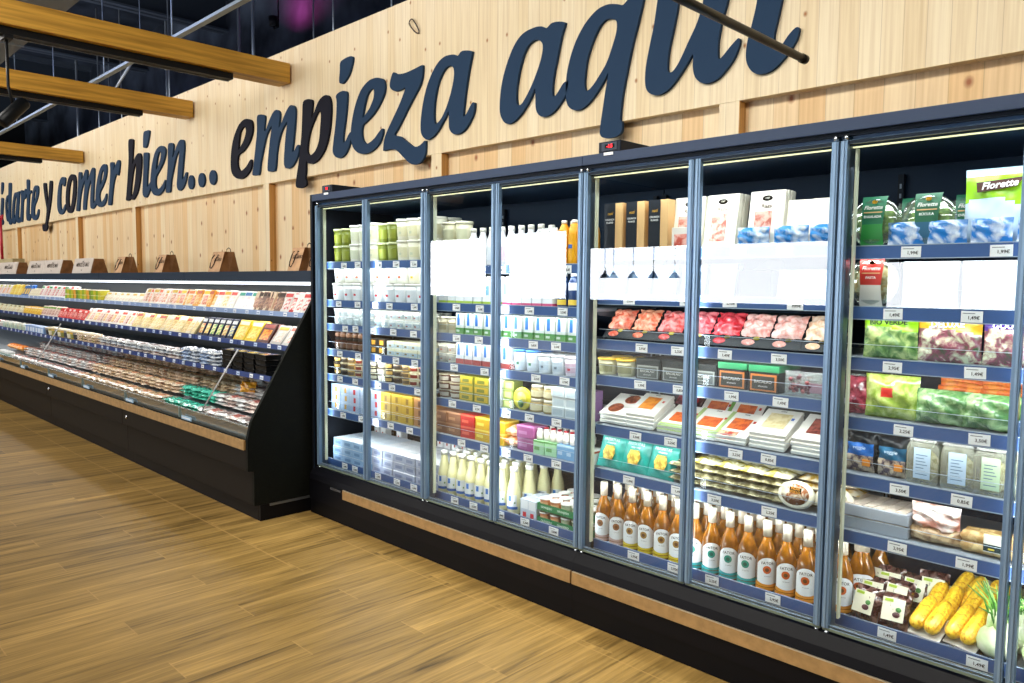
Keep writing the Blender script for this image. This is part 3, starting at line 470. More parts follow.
mb = MB(); mb.tube([(-10.6, 3.7, 4.5), (-10.3, 3.7, 4.62), (-9.9, 3.7, 4.60), (-9.6, 3.7, 4.45), (-9.5, 3.7, 4.2)], .018, mat('#a9b2ba', .4)); mb.tube([(-10.6, 3.7, 4.5), (-11.4, 3.7, 4.2)], .018, mat('#a9b2ba', .4)); mb.tube([(-10.3, 3.7, 4.62), (-10.3, 3.7, 6.3)], .006, GREY, 6)
tag(obj('flexible_hose', mb), 'curved pale cable loop hanging above the second beam', 'cable')
t = thing('effect_lamp', 'small magenta lamp glowing up at the dark roof behind the fascia', 'lamp', (-9.7, 5.2, 5.1))
mb = MB(); mb.lathe([(0, 0), (.06, 0), (.07, .12), (.06, .12), (.05, .02), (0, .02)], mat('#15161a', .4), 16); mb.tube([(0, 0, .02), (0, 0, -.04), (.12, 0, -.04), (.12, 0, 1.2)], .01, mat('#15161a', .4)); obj('lamp_housing', mb, t)
area('magenta_lamp_light', (-9.7, 5.2, 5.24), (-9.6, 5.6, 5.7), .1, .1, 9, (1, .1, .45), 140)
# red rod standing on the long canopy at the left edge
t = thing('red_pole', 'red rod standing on the tan box at the far left edge', 'pole', (-16.4, 3.40, 1.92))
mb = MB(); mb.tube([(0, 0, .142), (-.02, 0, .90)], .022, mat('#b3122c', .35)); obj('rod', mb, t)
mb = MB(); mb.tube([(-.08, 0, .90), (.14, 0, .92)], .02, mat('#b3122c', .35)); mb.tube([(.12, 0, .92), (.12, 0, .85)], .018, mat('#b3122c', .35)); obj('hook', mb, t)
# pendants by the windows (they show in the door glass)
for i, (x, y) in enumerate([(-13.25, -11), (-12.95, -11), (-12.3, -11), (-11.65, -11), (-11.0, -11)]):
    t = thing('pendant_lamp', 'black bell-shaped pendant lamp by the shop windows', 'pendant lamp', (x, y, 1.90), group='pendant lamps by the windows')
    mb = MB(); mb.lathe([(.14, 0), (.128, .03), (.08, .09), (.035, .14), (.03, .2), (0, .21)], mat('#14171b', .4), 20); obj('lamp_shade', mb, t)
    mb = MB(); mb.tube([(0, 0, .2), (0, 0, 4.4)], .008, mat('#111111', .5), 6); obj('cord', mb, t)

# ------------------------------------------------------------------ glass-door cabinets
BLK = mat('#14161c', .32); BLKM = mat('#0e0f13', .5); ALU = mat('#7390b0', .35, .35); ALU2 = mat('#86a2c0', .3, .3)
INNER = mat('#152a40', .45); INNERL = mat('#1d3148', .45); HEADC = mat('#122c4e', .5); OAK = mat('#a88452', .55, var=.18, scale=22)
RAILM = mat('#3a5c96', .6); RAILG = mat('#9fb0c4', .25); TAGM = mat('#fbfdff', .4); TAGT = mat('#20242c', .6)
GLASS = clear('#f2f8fa', gloss=.068, rough=.008)
SHG = mat('#8b949e', .65)
SHELVES = [(1.826, 1.549, 1.374, 1.187, 1.0, .738), (1.785, 1.558, 1.372, 1.189, .963, .734), (1.85, 1.63, 1.402, 1.22, .966, .740), (1.836, 1.603, 1.404, 1.168, .941, .713)]
FY = 3.047             # front edge of the shelves
SHELVES = [tuple(CAMH-(CAMH-z)*.9903 for z in s+(.365,)) for s in SHELVES]
def zs(mod, i): return SHELVES[mod][i]+(.022 if i < 6 else -.0015)       # top of a shelf
prices = ['1,49€', '2,95€', '1,99€', '0,85€', '3,50€', '2,25€']
tagmesh = []
for pr in prices:
    mb = MB(); mb.box(-.034, .034, -.0015, 0, -.02, .02, TAGM)
    join_text(mb, pr, .0165, TAGT, .006, -.0022, -.004, bold=.0002); mb.box(-.028, .01, -.002, -.0015, .010, .013, mat('#8b8f96', .6))
    tagmesh.append(mb.build())
pinM = mat('#c9d2da', .2, .9)
def glass_door(par, x, sd):
    """one hinged door, origin at its lower left corner; sd = side of the handle edge"""
    t = bpy.data.objects.new('door', None); COL.objects.link(t); t.parent = par; t.location = (x, 0, 0); t.empty_display_size = .05
    if sd == 1: t['label'] = 'glass door hinged on its left'
    mb = MB()
    for q in (0.004, DW-.030): mb.box(q, q+.026, DY-.020, DY+.004, .365, 2.25, ALU)
    for q in (0.010, DW-.020): mb.box(q, q+.010, DY-.024, DY-.019, .365, 2.25, ALU2)
    mb.box(.004, DW-.004, DY-.012, DY+.006, .352, .366, mat('#6f7d6e', .3)); mb.box(.004, DW-.004, DY-.012, DY+.006, .372, .378, mat('#566068', .3))
    mb.box(.004, DW-.004, DY-.012, DY+.006, 2.238, 2.252, mat('#1b2430', .3))
    obj('door_frame', mb.build(bevel=.001, seg=1), t)
    mb = MB(); mb.quad((.03, DY-.004, .378), (DW-.03, DY-.004, .378), (DW-.03, DY-.004, 2.24), (.03, DY-.004, 2.24), GLASS); obj('glass_pane', mb, t)
    mb = MB(); hx = DW-.02 if sd else .02
    for zz, dz in ((2.253, .022), (.333, .018)):
        mb = MB(); mb.lathe([(0, 0), (.009, 0), (.009, dz), (0, dz)], pinM, 10, hx, DY-.006, zoff=zz); obj('hinge_pin', mb, t)
def cabinet(x0, label, mods, idx):
    t = thing('glass_door_fridge', label, 'refrigerated cabinet', (x0, 0, 0), group='glass-door fridges')
    W = 2.5; e0 = -.018 if idx == 0 else 0
    mb = MB()
    mb.box(e0+.002, W-.002, 3.66, 3.78, .10, 2.27, INNER)                     # back
    mb.box(e0+.002, W-.002, 3.03, 3.66, 2.235, 2.28, INNERL)                  # roof lining
    mb.box(e0+.002, W-.002, DY+.02, 3.66, .19, .30, BLK)                        # tank
    if idx == 0: mb.box(e0-.03, e0, DY-.03, 3.78, .10, 2.33, BLK)
    for k in range(2):                                                             # inner liner ribs on the back
        for j in range(10): mb.box(.05+k*1.25, 1.2+k*1.25, 3.652, 3.66, .5+j*.17, .505+j*.17, INNERL)
    obj('cabinet_body', mb.build(bevel=.002, seg=1), t)
    mb = MB(); mb.box(e0-.03 if idx == 0 else 0, W-.001, 2.947, 3.78, 2.283, 2.332, HEADC); obj('header', mb.build(bevel=.003), t)
    mb = MB(); mb.box(e0, W-.001, DY-.012, DY+.05, 2.270, 2.2825, mat('#101d2e', .3)); mb.box(e0, W-.001, DY+.012, DY+.03, 2.258, 2.2698, mat('#2a5a8c', .3)); obj('door_track', mb, t)
    mb = MB(); mb.box(e0+.02, W-.001, DY+.03, DY+.04, 2.229, 2.2335, mat('#f6f2c0', .4, emit=1.3)); obj('lamp_strip', mb, t, label='glowing yellowish lamp strip')
    mb = MB(); mb.prism([(DY-.02, .345), (DY+.06, .345), (DY+.06, .26), (DY-.062, .26), (DY-.055, .30)], e0-.02 if idx == 0 else 0, W-.001, mat('#0b0b11', .45)); obj('sill', mb, t)
    mb = MB(); mb.box(.41 if idx == 0 else .006, W-.006, DY-.068, DY-.055, .192, .254, OAK); mb.box(.41 if idx == 0 else .006, W-.006, DY-.069, DY-.056, .2542, .2565, mat('#b9aa90', .35)); obj('bumper_strip', mb.build(), t, label='wood-grained bumper strip')
    mb = MB(); mb.box(e0-.03 if idx == 0 else 0, W-.001, DY-.054, DY+.02, .105, .2598, mat('#0a0a10', .45)); mb.box(e0-.03 if idx == 0 else 0, W-.001, DY-.046, DY+.02, 0.002, .104, mat('#08080c', .5)); obj('base_panel', mb, t)
    if idx == 0:
        mb = MB(); mb.box(.26, .39, DY-.071, DY-.062, .235, .25, mat('#8c8f96', .25, .8)); obj('bumper_clip', mb, t)
    mb = MB(); mb.box(-.06, .10, 0, .012, 0, .048, mat('#141923', .4)) if 0 else None
    for k in range(4): glass_door(t, k*DW, k % 2)
    # posts behind the doors
    for k in ((0, 2) if idx == 0 else (0, 2)):
        mb = MB(); xx = k*DW; xa = max(xx-.025, e0+.004) if idx == 0 else max(xx-.025, .001)
        mb.box(xa, xx+.03, DY+.008, DY+.05, .35, 2.235, mat('#5c6b7c', .35, .5)); mb.box(xx+.045, xx+.053, DY+.02, DY+.04, .40, 2.225, mat('#c9cdb4', .3, emit=.12)); obj('door_post', mb, t)
    # slotted uprights at the back
    for k in range(3):
        mb = MB(); xx = max(.02, min(W-.04, k*1.25)); mb.box(xx-.012, xx+.012, 3.632, 3.651, .32, 2.2, mat('#1a222c', .5))
        for j in range(40): mb.box(xx-.004, xx+.004, 3.630, 3.632, .5+j*.042, .52+j*.042, mat('#8795a3', .4))
        obj('shelf_upright', mb, t)
    for h, mod in enumerate(mods):
        for i, zc in enumerate(SHELVES[mod]):
            xa, xb = h*1.25+(.001 if idx == 0 and h == 0 else .035 if h == 0 else .008), h*1.25+1.242
            low = i == 6; ZT = zc+.0215 if not low else zc-.002
            mb = MB(); mb.box(xa, xb, FY+.012, 3.62, zc+.006 if not low else zc-.012, ZT, SHG if not low else mat('#555b63', .4))
            if not low:
                for q in (xa, xb-.003): mb.prism([(FY+.05, zc+.005), (3.62, zc+.005), (3.62, zc-.05), (3.5, zc-.05), (FY+.06, zc-.012)], q, q+.003, mat('#4c555f', .4))
                s_ = obj('shelf', mb, t)
            else:
                mb.box(xa, xb, FY+.014, 3.62, .302, zc-.0121, mat('#30353c', .5)); s_ = obj('bottom_deck', mb, t)
            mb = MB(); mb.box(xa, xb, FY, FY+.0115, zc-.022, zc+.024, RAILM); mb.box(xa, xb, FY-.002, FY+.001, zc+.0242, zc+.0275, RAILG); mb.box(xa, xb, FY-.002, FY+.001, zc-.0255, zc-.0222, RAILG)
            obj('price_rail', mb, s_)
            if not low and i > 1:
                mb = MB(); mb.quad((xa, FY+.016, zc+.0285), (xb, FY+.016, zc+.0285), (xb, FY+.016, zc+.075), (xa, FY+.016, zc+.075), clear('#f4f8fa', gloss=.035, rough=.05)); mb.box(xa, xb, FY+.0155, FY+.0165, zc+.075, zc+.077, mat('#c4d2e0', .3)); obj('clear_riser', mb, s_)
            rn = random.Random(mod*10+i); n_ = 5 if mod < 2 else 4; q = xa+.09
            for k in range(n_):
                xx = xa+.10+(xb-xa-.2)*(k+.5)/n_+rn.uniform(-.05, .05)
                obj('price_tag', tagmesh[rn.randrange(6)], s_, (xx, FY-.002, zc+rn.uniform(-.003, .001)), (0, R(rn.uniform(-1.5, 1.5)), 0))
    return t
FR1 = cabinet(X0, 'black refrigerated cabinet with four glass doors beside the open case', (0, 1), 0)
FR2 = cabinet(X0+2.5, 'black refrigerated cabinet with glass doors nearest the camera, on the right', (2, 3), 1)
for par, xs, nm in ((FR1, .18, 1), (FR1, 2.67, 2)):
    if xs > 2.5: par = FR2; xs -= 2.5
    mb = MB(); mb.box(-.075, .055, 2.955, 3.22, 2.333, 2.385, mat('#1f2633', .4)); c = obj('controller', mb.build(bevel=.003), par, (xs, 0, 0))
    mb = MB(); mb.box(-.055, .035, 2.9520, 2.9548, 2.342, 2.378, mat('#2b3648', .3)); mb.box(-.035, .022, 2.9505, 2.9518, 2.351, 2.370, mat('#0c0506', .3)); join_text(mb, '3.0' if nm == 1 else '-1.5', .022, mat('#ff2030', .4, emit=2.5), -.006, 2.950, 2.3605, bold=.0008); obj('display', mb, c)
    mb = MB(); mb.box(-.035, .02, 2.944, 2.9465, 2.318, 2.331, TAGM); obj('paper_sticker', mb, c)

# ------------------------------------------------------------------ long open display case
CX1 = -5.04; CB = mat('#171310', .5); CBD = mat('#0c0c10', .45); DISH = mat('#8f979f', .45)
def speckle():
    return mix('#07080b', '#2c3026', 260, .5, pos=(.5, .66))
SPK = speckle(); SPK.node_tree.nodes['Principled BSDF'].inputs['Specular IOR Level'].default_value = .1
PROF = [(2.46, .60), (2.46, .375), (2.505, .37), (2.505, .12), (3.75, .12), (3.75, 1.79), (3.08, 1.79), (3.06, 1.70), (2.49, .72)]
RAILS = [(2.934, 1.458), (2.798, 1.221), (2.654, 1.009)]
railmesh = {}
tagm2 = []
for c in ('#dfe8f4', '#c3d4ee', '#f2f4f6'):
    mb = MB(); mb.box(-.026, .026, -.0015, 0, -.014, .014, mat(c, .4)); mb.box(-.018, .018, -.002, -.0015, -.006, .001, mat('#5b78b4', .5)); tagm2.append(mb.build())
def case(k):
    x1 = CX1-2.5*k; x0 = x1-2.498
    pos = ['directly beside the glass-door fridge', 'second from the glass-door fridge', 'third from the glass-door fridge', 'fourth from the glass-door fridge', 'fifth from the glass-door fridge', 'farthest along the timber wall'][k]
    t = thing('open_display_case', 'long open refrigerated display case section, %s' % pos, 'display case', (x1, 0, 0), group='open display cases along the timber wall')
    W = -2.498
    mb = MB(); mb.box(W, 0 if k else -.03, 3.52, 3.75, .12, 1.70, mat('#4a4f52', .5)); mb.box(W, 0 if k else -.03, 2.52, 3.52, .12, .52, CBD)
    obj('case_body', mb, t)
    mb = MB(); mb.prism([(2.56, .522), (2.56, .56), (3.50, .917), (3.50, .522)], W, -.001 if k else -.032, DISH); obj('deck', mb, t)
    mb = MB(); mb.box(W, 0, 3.06, 3.75, 1.705, 1.79, mat('#2b3645', .4)); obj('canopy', mb.build(bevel=.002, seg=1), t)
    mb = MB(); mb.box(W+.01, -.032, 3.075, 3.10, 1.678, 1.7045, mat('#dfe9f2', .4, emit=1.2)); obj('canopy_lamp', mb, t, label='white glowing lamp under the canopy')
    mb = MB(); mb.box(W+.003, -.001 if k else -.032, 2.462, 2.50, .375, .52, CB); mb.box(W+.003, -.001 if k else -.032, 2.507, 2.53, .121, .374, CB); obj('front_panel', mb.build(bevel=.002, seg=1), t)
    mb = MB(); mb.box(W, 0 if k else -.032, 2.55, 2.58, .002, .119, CBD); obj('kick_plate', mb, t)
    mb = MB(); mb.box(W+.006, -.001 if k else -.032, 2.446, 2.461, .523, .592, OAK); obj('bumper_strip', mb, t, label='wood-grained bumper strip')
    mb = MB(); mb.box(W+.003, -.001 if k else -.032, 2.50, 2.54, .525, .585, mat('#20282c', .35)); obj('front_ledge', mb, t)
    # low front glass with a metal handrail, and data strips on it
    for j in range(2):
        a, b = W/2*(j+1)+.006, W/2*j-.006-(0 if (j or k) else .03)
        mb = MB(); mb.quad((a, 2.50, .585), (b, 2.50, .585), (b, 2.492, .672), (a, 2.492, .672), clear('#cfd8d6', gloss=.10, rough=.02, body=.12)); g = obj('front_glass', mb, t)
        mb = MB(); mb.box(a, b, 2.486, 2.502, .672, .684, mat('#b9bfbd', .25, .7)); obj('handrail', mb.build(bevel=.003), g)
        mb = MB(); mb.box(a-.006, a+.006, 2.484, 2.5, .60, .685, mat('#9fb4b2', .3, .4)); obj('glass_clamp', mb, g)
        mb = MB(); mb.box(-.095, .095, 2.478, 2.484, .595, .625, mat('#a9cbe8', .4)); mb.box(-.08, .07, 2.4775, 2.478, .604, .616, mat('#e8f2fa', .4)); obj('label_strip', mb, g, ((a+.14) if j else (a+.16), 0, 0))
    if k < 5:
        mb = MB(); mb.lathe([(0, 0), (.017, 0), (.017, .012), (0, .014)], mat('#c9ccd0', .25, .8), 12)
        for i in range(len(mb.v)): x, y, z = mb.v[i]; mb.v[i] = (x, 2.4618-z, .455+y)
        obj('lock', mb, t, (-2.37, 0, 0))
    for (y, z) in RAILS:
        mb = MB(); mb.box(W+.004, -.004 if k else -.034, y+.013, 3.51, z-.01, z+.002, SHG); s_ = obj('shelf', mb, t)
        for j in range(3):
            a = W+(j+0)*(-W)/3+.004; b = W+(j+1)*(-W)/3-.004-(.03 if (j == 2 and not k) else 0)
            mb = MB(); mb.prism([(y, z-.02), (y+.004, z+.018), (y+.0125, z+.018), (y+.0125, z-.02)], a, b, mat('#263c78', .4) if z < 1.4 else mat('#8ea6d0', .35)); rl = obj('price_rail', mb, s_)
            nn = 4 if k < 3 else 3
            for q in range(nn):
                obj('price_tag', tagm2[(q*7+j*3+k) % 3], rl, (a+(b-a)*(q+.5)/nn+((q*37+j*11+k*5) % 7-3)*.008, y-.0003, z-.001), (R(-6), 0, 0))
    if k == 0:
        mb = MB(); mb.prism(PROF, -.029, 0, SPK); mb.prism([(2.55, 0.002), (2.55, .118), (3.75, .118), (3.75, .002)], -.029, 0, CBD)
        mb.box(.001, .004, 2.62, 3.7, .10, .118, mat('#777b80', .3, .7)); obj('side_panel', mb, t, label='black speckled end panel with slanted front edge')
    return t
for k in range(6): case(k)
# thin pale stays running from the front rail up to the middle shelf
for i, (p0, p1, wh) in enumerate([((-5.97, 2.545, .69), (-5.54, 2.64, 1.19), 'nearest the black end panel'), ((-10.75, 2.545, .69), (-10.05, 2.64, 1.19), 'farther along the open case')]):
    mb = MB(); mb.tube([p0, p1], .0055, mat('#dfe4e8', .3), 8); tag(obj('shelf_stay', mb), 'thin pale slanting rod across the shelf rails, %s' % wh, 'rod', 'slanting rods in the open case')
# kraft bags and printed signs standing on the canopy
KRAFT = mat('#c49a72', .75, var=.15, scale=14); KRAFTD = mat('#8a5c32', .8, var=.2, scale=14); INKB = mat('#3a2a20', .7)
def kraft_bag(x0, x1, wh, yo=0):
    wd = x1-x0
    t = thing('kraft_paper_bag', 'brown paper carrier bag with rope handle on the canopy, %s' % wh, 'paper bag', (x0, 3.10+yo, 1.791), group='paper bags on the canopy')
    h = .185; prof = [(0, 0), (.055, h), (.145, h), (.19, 0)]
    mb = MB()
    mb.quad((0, 0, 0), (wd, 0, 0), (wd, .055, h), (0, .055, h), KRAFT); mb.quad((0, .19, 0), (wd, .19, 0), (wd, .145, h), (0, .145, h), KRAFT)
    for x in (wd, 0):                                                            # gusset folded inwards
        g = -.03 if x else .03
        mb.add([(x, 0, 0), (x, .19, 0), (x, .145, h), (x, .055, h), (x+g, .10, h), (x+g*.2, .095, 0)], [(0, 5, 4, 3), (5, 1, 2, 4)], KRAFTD)
    mb.quad((0, 0, .001), (wd, 0, .001), (wd, .19, .001), (0, .19, .001), KRAFTD)
    obj('paper_body', mb, t)
    mb = MB(); L = lambda u, v: (u*wd, .055*v-.004, v*h)
    mb.tube([L(.22, .85), L(.1, .7), L(.06, .4), L(.12, .2), L(.26, .17), L(.38, .35), L(.44, .65), L(.55, .85), L(.62, .82)], .0042, mat('#2c211a', .6), 6)
    mb.tube([(wd*.3, .147, h-.01), (wd*.35, .148, h+.025), (wd*.5, .149, h+.04), (wd*.65, .148, h+.025), (wd*.7, .147, h-.01)], .0035, mat('#2c211a', .6), 6)
    obj('rope_handle', mb, t)
    mb = MB(); me = text_mesh('aSSano', .055, INKB, .25, .0006)
    mb.add([(wd*.62+v.co.x*.95, .055*((v.co.z+.115)/h)-.0035, v.co.z+.115) for v in me.vertices], [tuple(p.vertices) for p in me.polygons], INKB); obj('printed_name', mb, t)
kraft_bag(-5.62, -5.44, 'nearest the glass-door fridge'); kraft_bag(-5.42, -5.20, 'partly hidden by the fridge frame', .06)
kraft_bag(-7.09, -6.85, 'second group from the fridge'); kraft_bag(-8.41, -8.20, 'third from the fridge'); kraft_bag(-9.65, -9.40, 'fourth from the fridge')
GSIGN = mat('#c9bdb2', .6)
def sign_box(x0, x1, n_, wh, z1=.19):
    wd = x1-x0
    t = thing('counter_sign', 'pale printed sign on a brown wedge stand on the canopy, %s' % wh, 'sign', (x0, 3.10, 1.791), group='printed signs on the canopy')
    mb = MB(); mb.prism([(.004, 0), (.05, z1-.01), (.15, z1-.01), (.20, 0)], .001, wd, KRAFTD); obj('stand', mb, t)
    for k in range(n_):
        a, b = wd*k/n_, wd*(k+1)/n_-.012; mb = MB(); mb.add([(a, -.006, 0), (b, -.006, 0), (b, .042, z1), (a, .042, z1), (a, -.001, 0), (b, -.001, 0), (b, .047, z1), (a, .047, z1)], [(0, 1, 2, 3), (4, 5, 6, 7), (0, 1, 5, 4), (1, 2, 6, 5), (2, 3, 7, 6), (3, 0, 4, 7)], GSIGN)
        for s_, sz, hz in (('MENOS ES MÁS', .075, .105), ('sano', .04, .15), ('hoy', .03, .04)):
            me = text_mesh(s_, sz, INKB, .1, .0008); mx = max(abs(v.co.x) for v in me.vertices); q = min(1, (b-a)*.42/mx)
            mb.add([((a+b)/2+v.co.x*q, -.008+.048*(v.co.z+hz)/z1, v.co.z+hz) for v in me.vertices], [tuple(p.vertices) for p in me.polygons], INKB)
        obj('printed_card', mb, t)
sign_box(-11.22, -10.46, 1, 'right of the three'); sign_box(-13.45, -11.75, 2, 'middle of the three'); sign_box(-16.3, -14.1, 2, 'left of the three')
mb = MB(); mb.box(-17.7, -15.3, 3.32, 3.5, 1.791, 2.06, mat('#b5a57a', .7, var=.1)); tag(obj('cardboard_box', mb.build(bevel=.004)), 'plain tan cardboard box behind the leftmost printed sign', 'box')
# ------------------------------------------------------------------ goods: every builder gives a list of (part name, mesh, parent index, label)
ORD = ['', 'first', 'second', 'third', 'fourth', 'fifth', 'sixth', 'seventh', 'eighth', 'ninth', 'tenth', '11th', '12th', '13th', '14th', '15th', '16th', '17th', '18th', '19th', '20th', '21st', '22nd', '23rd', '24th', '25th', '26th', '27th', '28th', '29th', '30th', '31st', '32nd', '33rd', '34th', '35th', '36th', '37th', '38th', '39th', '40th']
def spec(name, cat, parts):
    out = []
    for p in parts:
        p = list(p)+[None]*(4-len(p))
        if isinstance(p[1], MB): p[1] = p[1].build(p[0])
        if p[2] is None: p[2] = -1
        out.append(p)
    return (name, cat, out)
def put(sp, loc, label, rot=(0, 0, 0), group=None, scale=1, simple=False):
    name, cat, parts = sp
    if len(label.split()) > 16: label = label.replace(' door pair', ' pair').replace(' behind the front row', ' at back').replace(' and green band', '').replace(' from below', ' up')
    if len(label.split()) > 16: label = label.replace('with tiny red marks ', '').replace(' and red picture', '').replace(' and blue dot', '').replace('milk carton with', 'carton,')
    if len(parts) == 1 or simple:
        o = obj(name, parts[0][1], None, loc, rot); root = o
        if not simple: pass
    else:
        root = bpy.data.objects.new(name, None); COL.objects.link(root); root.location = loc; root.rotation_euler = rot; root.empty_display_size = .02
        os_ = []
        for pn, me, par, lb in parts:
            o = bpy.data.objects.new(pn, me); COL.objects.link(o); o.parent = root if par < 0 else os_[par]
            if lb: o['label'] = lb
            os_.append(o)
    root.scale = (scale,)*3 if isinstance(scale, (int, float)) else scale
    return tag(root, label, cat, group)
WHT = mat('#eceee9', .4); CREAM = mat('#ece6c8', .4); FILM = clear('#ffffff', gloss=.10, rough=.09, body=.05)
def P(c, r=.4): return mat(c, r) if isinstance(c, str) else c

def tub(r, h, body, lid, art=None, name='yogurt_tub', cat='tub', art2=None):
    b = MB(); b.lathe([(r*.80, 0), (r*.83, .003), (r*.97, h*.90)], P(body), 24)
    l = MB(); l.lathe([(r*1.0, h*.88), (r*1.04, h*.885), (r*1.04, h*.985), (r*.98, h), (r*.93, h*.985), (0, h*.985)], P(lid), 24)
    ps = [('tub_body', b), ('lid', l)]
    if art:
        a = MB(); a.lathe([(r*.855+.0006, h*.17), (r*.925+.0006, h*.66)], P(art), 14, a0=205, a1=335)
        if art2: a.lathe([(r*.875+.0012, h*.28), (r*.888+.0012, h*.40)], P(art2), 6, a0=268, a1=292)
        ps.append(('printed_label', a))
    return spec(name, cat, ps)
def jar(r, h, fill, lid, label=None, name='glass_jar', cat='jar'):
    b = MB(); b.lathe([(r*.9, 0), (r, .004), (r, h*.70), (r*.86, h*.79), (r*.86, h*.80)], P(fill, .12), 20)
    l = MB(); l.lathe([(r*.92, h*.80), (r*.92, h*.985), (r*.86, h), (0, h)], P(lid), 20)
    ps = [('jar_body', b), ('lid', l)]
    if label: a = MB(); a.lathe([(r+.0006, h*.16), (r+.0006, h*.60)], P(label), 12, a0=195, a1=345); ps.append(('paper_label', a))
    return spec(name, cat, ps)
def carton(w_, d, h, body, bands=(), cap=None, name='milk_carton', cat='carton', gable=False, txt=None, txtc='#ffffff', txtz=.6):
    b = MB()
    if gable: b.prism([(-d/2, 0), (d/2, 0), (d/2, h*.82), (.004, h*.96), (.004, h), (-.004, h), (-.004, h*.96), (-d/2, h*.82)], -w_/2, w_/2, P(body))
    else: b.box(-w_/2, w_/2, -d/2, d/2, 0, h, P(body))
    ps = [('carton_body', b.build(bevel=.0015, seg=1))]
    hh = h*.82 if gable else h
    if bands:
        a = MB()
        for (c, u0, u1, v0, v1) in bands:
            k = len(a.f)*.00006
            a.quad((-w_/2+u0*w_, -d/2-.0005-k, v0*hh), (-w_/2+u1*w_, -d/2-.0005-k, v0*hh), (-w_/2+u1*w_, -d/2-.0005-k, v1*hh), (-w_/2+u0*w_, -d/2-.0005-k, v1*hh), P(c))
            if u1 >= .98: a.quad((w_/2+.0005+k, -d/2, v0*hh), (w_/2+.0005+k, d/2, v0*hh), (w_/2+.0005+k, d/2, v1*hh), (w_/2+.0005+k, -d/2, v1*hh), P(c))
        if txt: join_text(a, txt, w_*.32, P(txtc), 0, -d/2-.0018, hh*txtz, bold=.0004)
        ps.append(('printed_front', a))
    if cap: c = MB(); c.lathe([(.013, 0), (.013, .012), (.011, .014), (0, .014)], P(cap), 12, 0, -d*.2 if gable else 0, zoff=(h*.88 if gable else h)); ps.append(('screw_cap', c))
    return spec(name, cat, ps)
def bottle(prof, body, cap, capz, label=None, lz=(0, 0), lr=0, bands=(), name='bottle', cat='bottle', larc=(200, 340), extra=None):
    b = MB(); b.lathe(prof, body, 22); ps = [('glass_body', b)]
    c = MB(); c.lathe(capz, P(cap), 16); ps.append(('cap', c))
    if label: a = MB(); a.lathe([(lr+.0007, lz[0]), (lr+.0007, lz[1])], P(label), 14, a0=larc[0], a1=larc[1]); ps.append(('paper_label', a))
    for (cc, z0, z1, a0, a1, rad) in bands:
        a = MB(); a.lathe([(rad+.0013, z0), (rad+.0013, z1)], P(cc), 12, a0=a0, a1=a1, smooth=True); ps.append(('label_band', a))
    if extra: ps += extra
    return spec(name, cat, ps)
def on_cyl(pts, r):      # (arc length, z) -> point on a cylinder facing -Y
    return [(r*math.sin(u/r), -r*math.cos(u/r), z) for u, z in pts]
def sun_bottle(base, emblem):
    r = .0405; glass = mix('#74440a', '#ad6c14', 9, .1, coat=.6)  # amber mottling painted in for light refracting through the liquid
    b = MB(); b.lathe([(.036, 0), (r, .006), (r, .135), (.038, .158), (.026, .188), (.0165, .212), (.0145, .262)], glass, 24)
    c = MB(); c.lathe([(.0178, .222), (.0178, .283), (.0165, .286), (0, .286)], mat('#ece2cf', .45), 16)
    l = MB(); pts = []
    def F(u, v):                                                  # label outline: arched top, flat sides
        half = .041; uu = (u-.5)*2*half; top = .142-.030*abs(2*u-1)**2.2; bot = .040-.008*math.cos((2*u-1)*1.5)
        return on_cyl([(uu*1.1, bot+(top-bot)*v)], r+.0007)[0]
    l.sheet(F, 12, 8, mat('#e9eef0', .45))
    e = MB(); n = 20; cen = on_cyl([(-.002, .093)], r+.0018)[0]
    ring = on_cyl([(-.002+.0165*math.cos(2*math.pi*k/n), .093+.0165*math.sin(2*math.pi*k/n)) for k in range(n)], r+.0016)
    e.add([cen]+ring, [(0, 1+k, 1+(k+1) % n) for k in range(n)], P(emblem))
    ring2 = on_cyl([(-.002+.008*math.cos(2*math.pi*k/n), .093+.008*math.sin(2*math.pi*k/n)) for k in range(n)], r+.0022)
    e.add([cen]+ring2, [(0, 1+k, 1+(k+1) % n) for k in range(n)], mat('#5f3714' if emblem != '#1c8f7c' else '#0d5a4e', .5))
    tx = MB(); me = text_mesh('FATOR', .0165, mat('#23262b', .5), 0, .0002)
    for_v = [on_cyl([(v.co.x*1.0, .120+v.co.z-4*v.co.x**2)], r+.0015)[0] for v in me.vertices]
    tx.add(for_v, [tuple(p.vertices) for p in me.polygons], mat('#23262b', .5))
    me = text_mesh('sin alcohol', .006, mat('#3b4046', .5)); tx.add([on_cyl([(v.co.x, .066+v.co.z+3*v.co.x**2)], r+.0015)[0] for v in me.vertices], [tuple(p.vertices) for p in me.polygons], mat('#3b4046', .5))
    g = MB(); g.lathe([(r+.0005, .008), (r+.0005, .0195)], P(base), 20, a0=180, a1=360); g.lathe([(r+.0005, .022), (r+.0005, .036)], P(base), 20, a0=180, a1=360)
    return spec('amber_bottle', 'bottle', [('glass_body', b), ('neck_foil', c), ('paper_label', l), ('sun_emblem', e, 2), ('lettering', tx, 2), ('base_band', g)])
def lying(w_, d, t, m, name='flat_pack', cat='pack', art=None, seed=0, crk=.003):
    """sealed pack lying on its back: pillow turned flat"""
    b = MB(); b.pillow(w_, d, t, m if not art else (lambda u, v: art if .18 < u < .82 and .2 < v < .8 else m), seed=seed, crinkle=crk, nu=8, nv=8)
    for i, (x, y, z) in enumerate(b.v): b.v[i] = (x, z-d/2, t/2-y)
    return spec(name, cat, [('wrapper', b)])
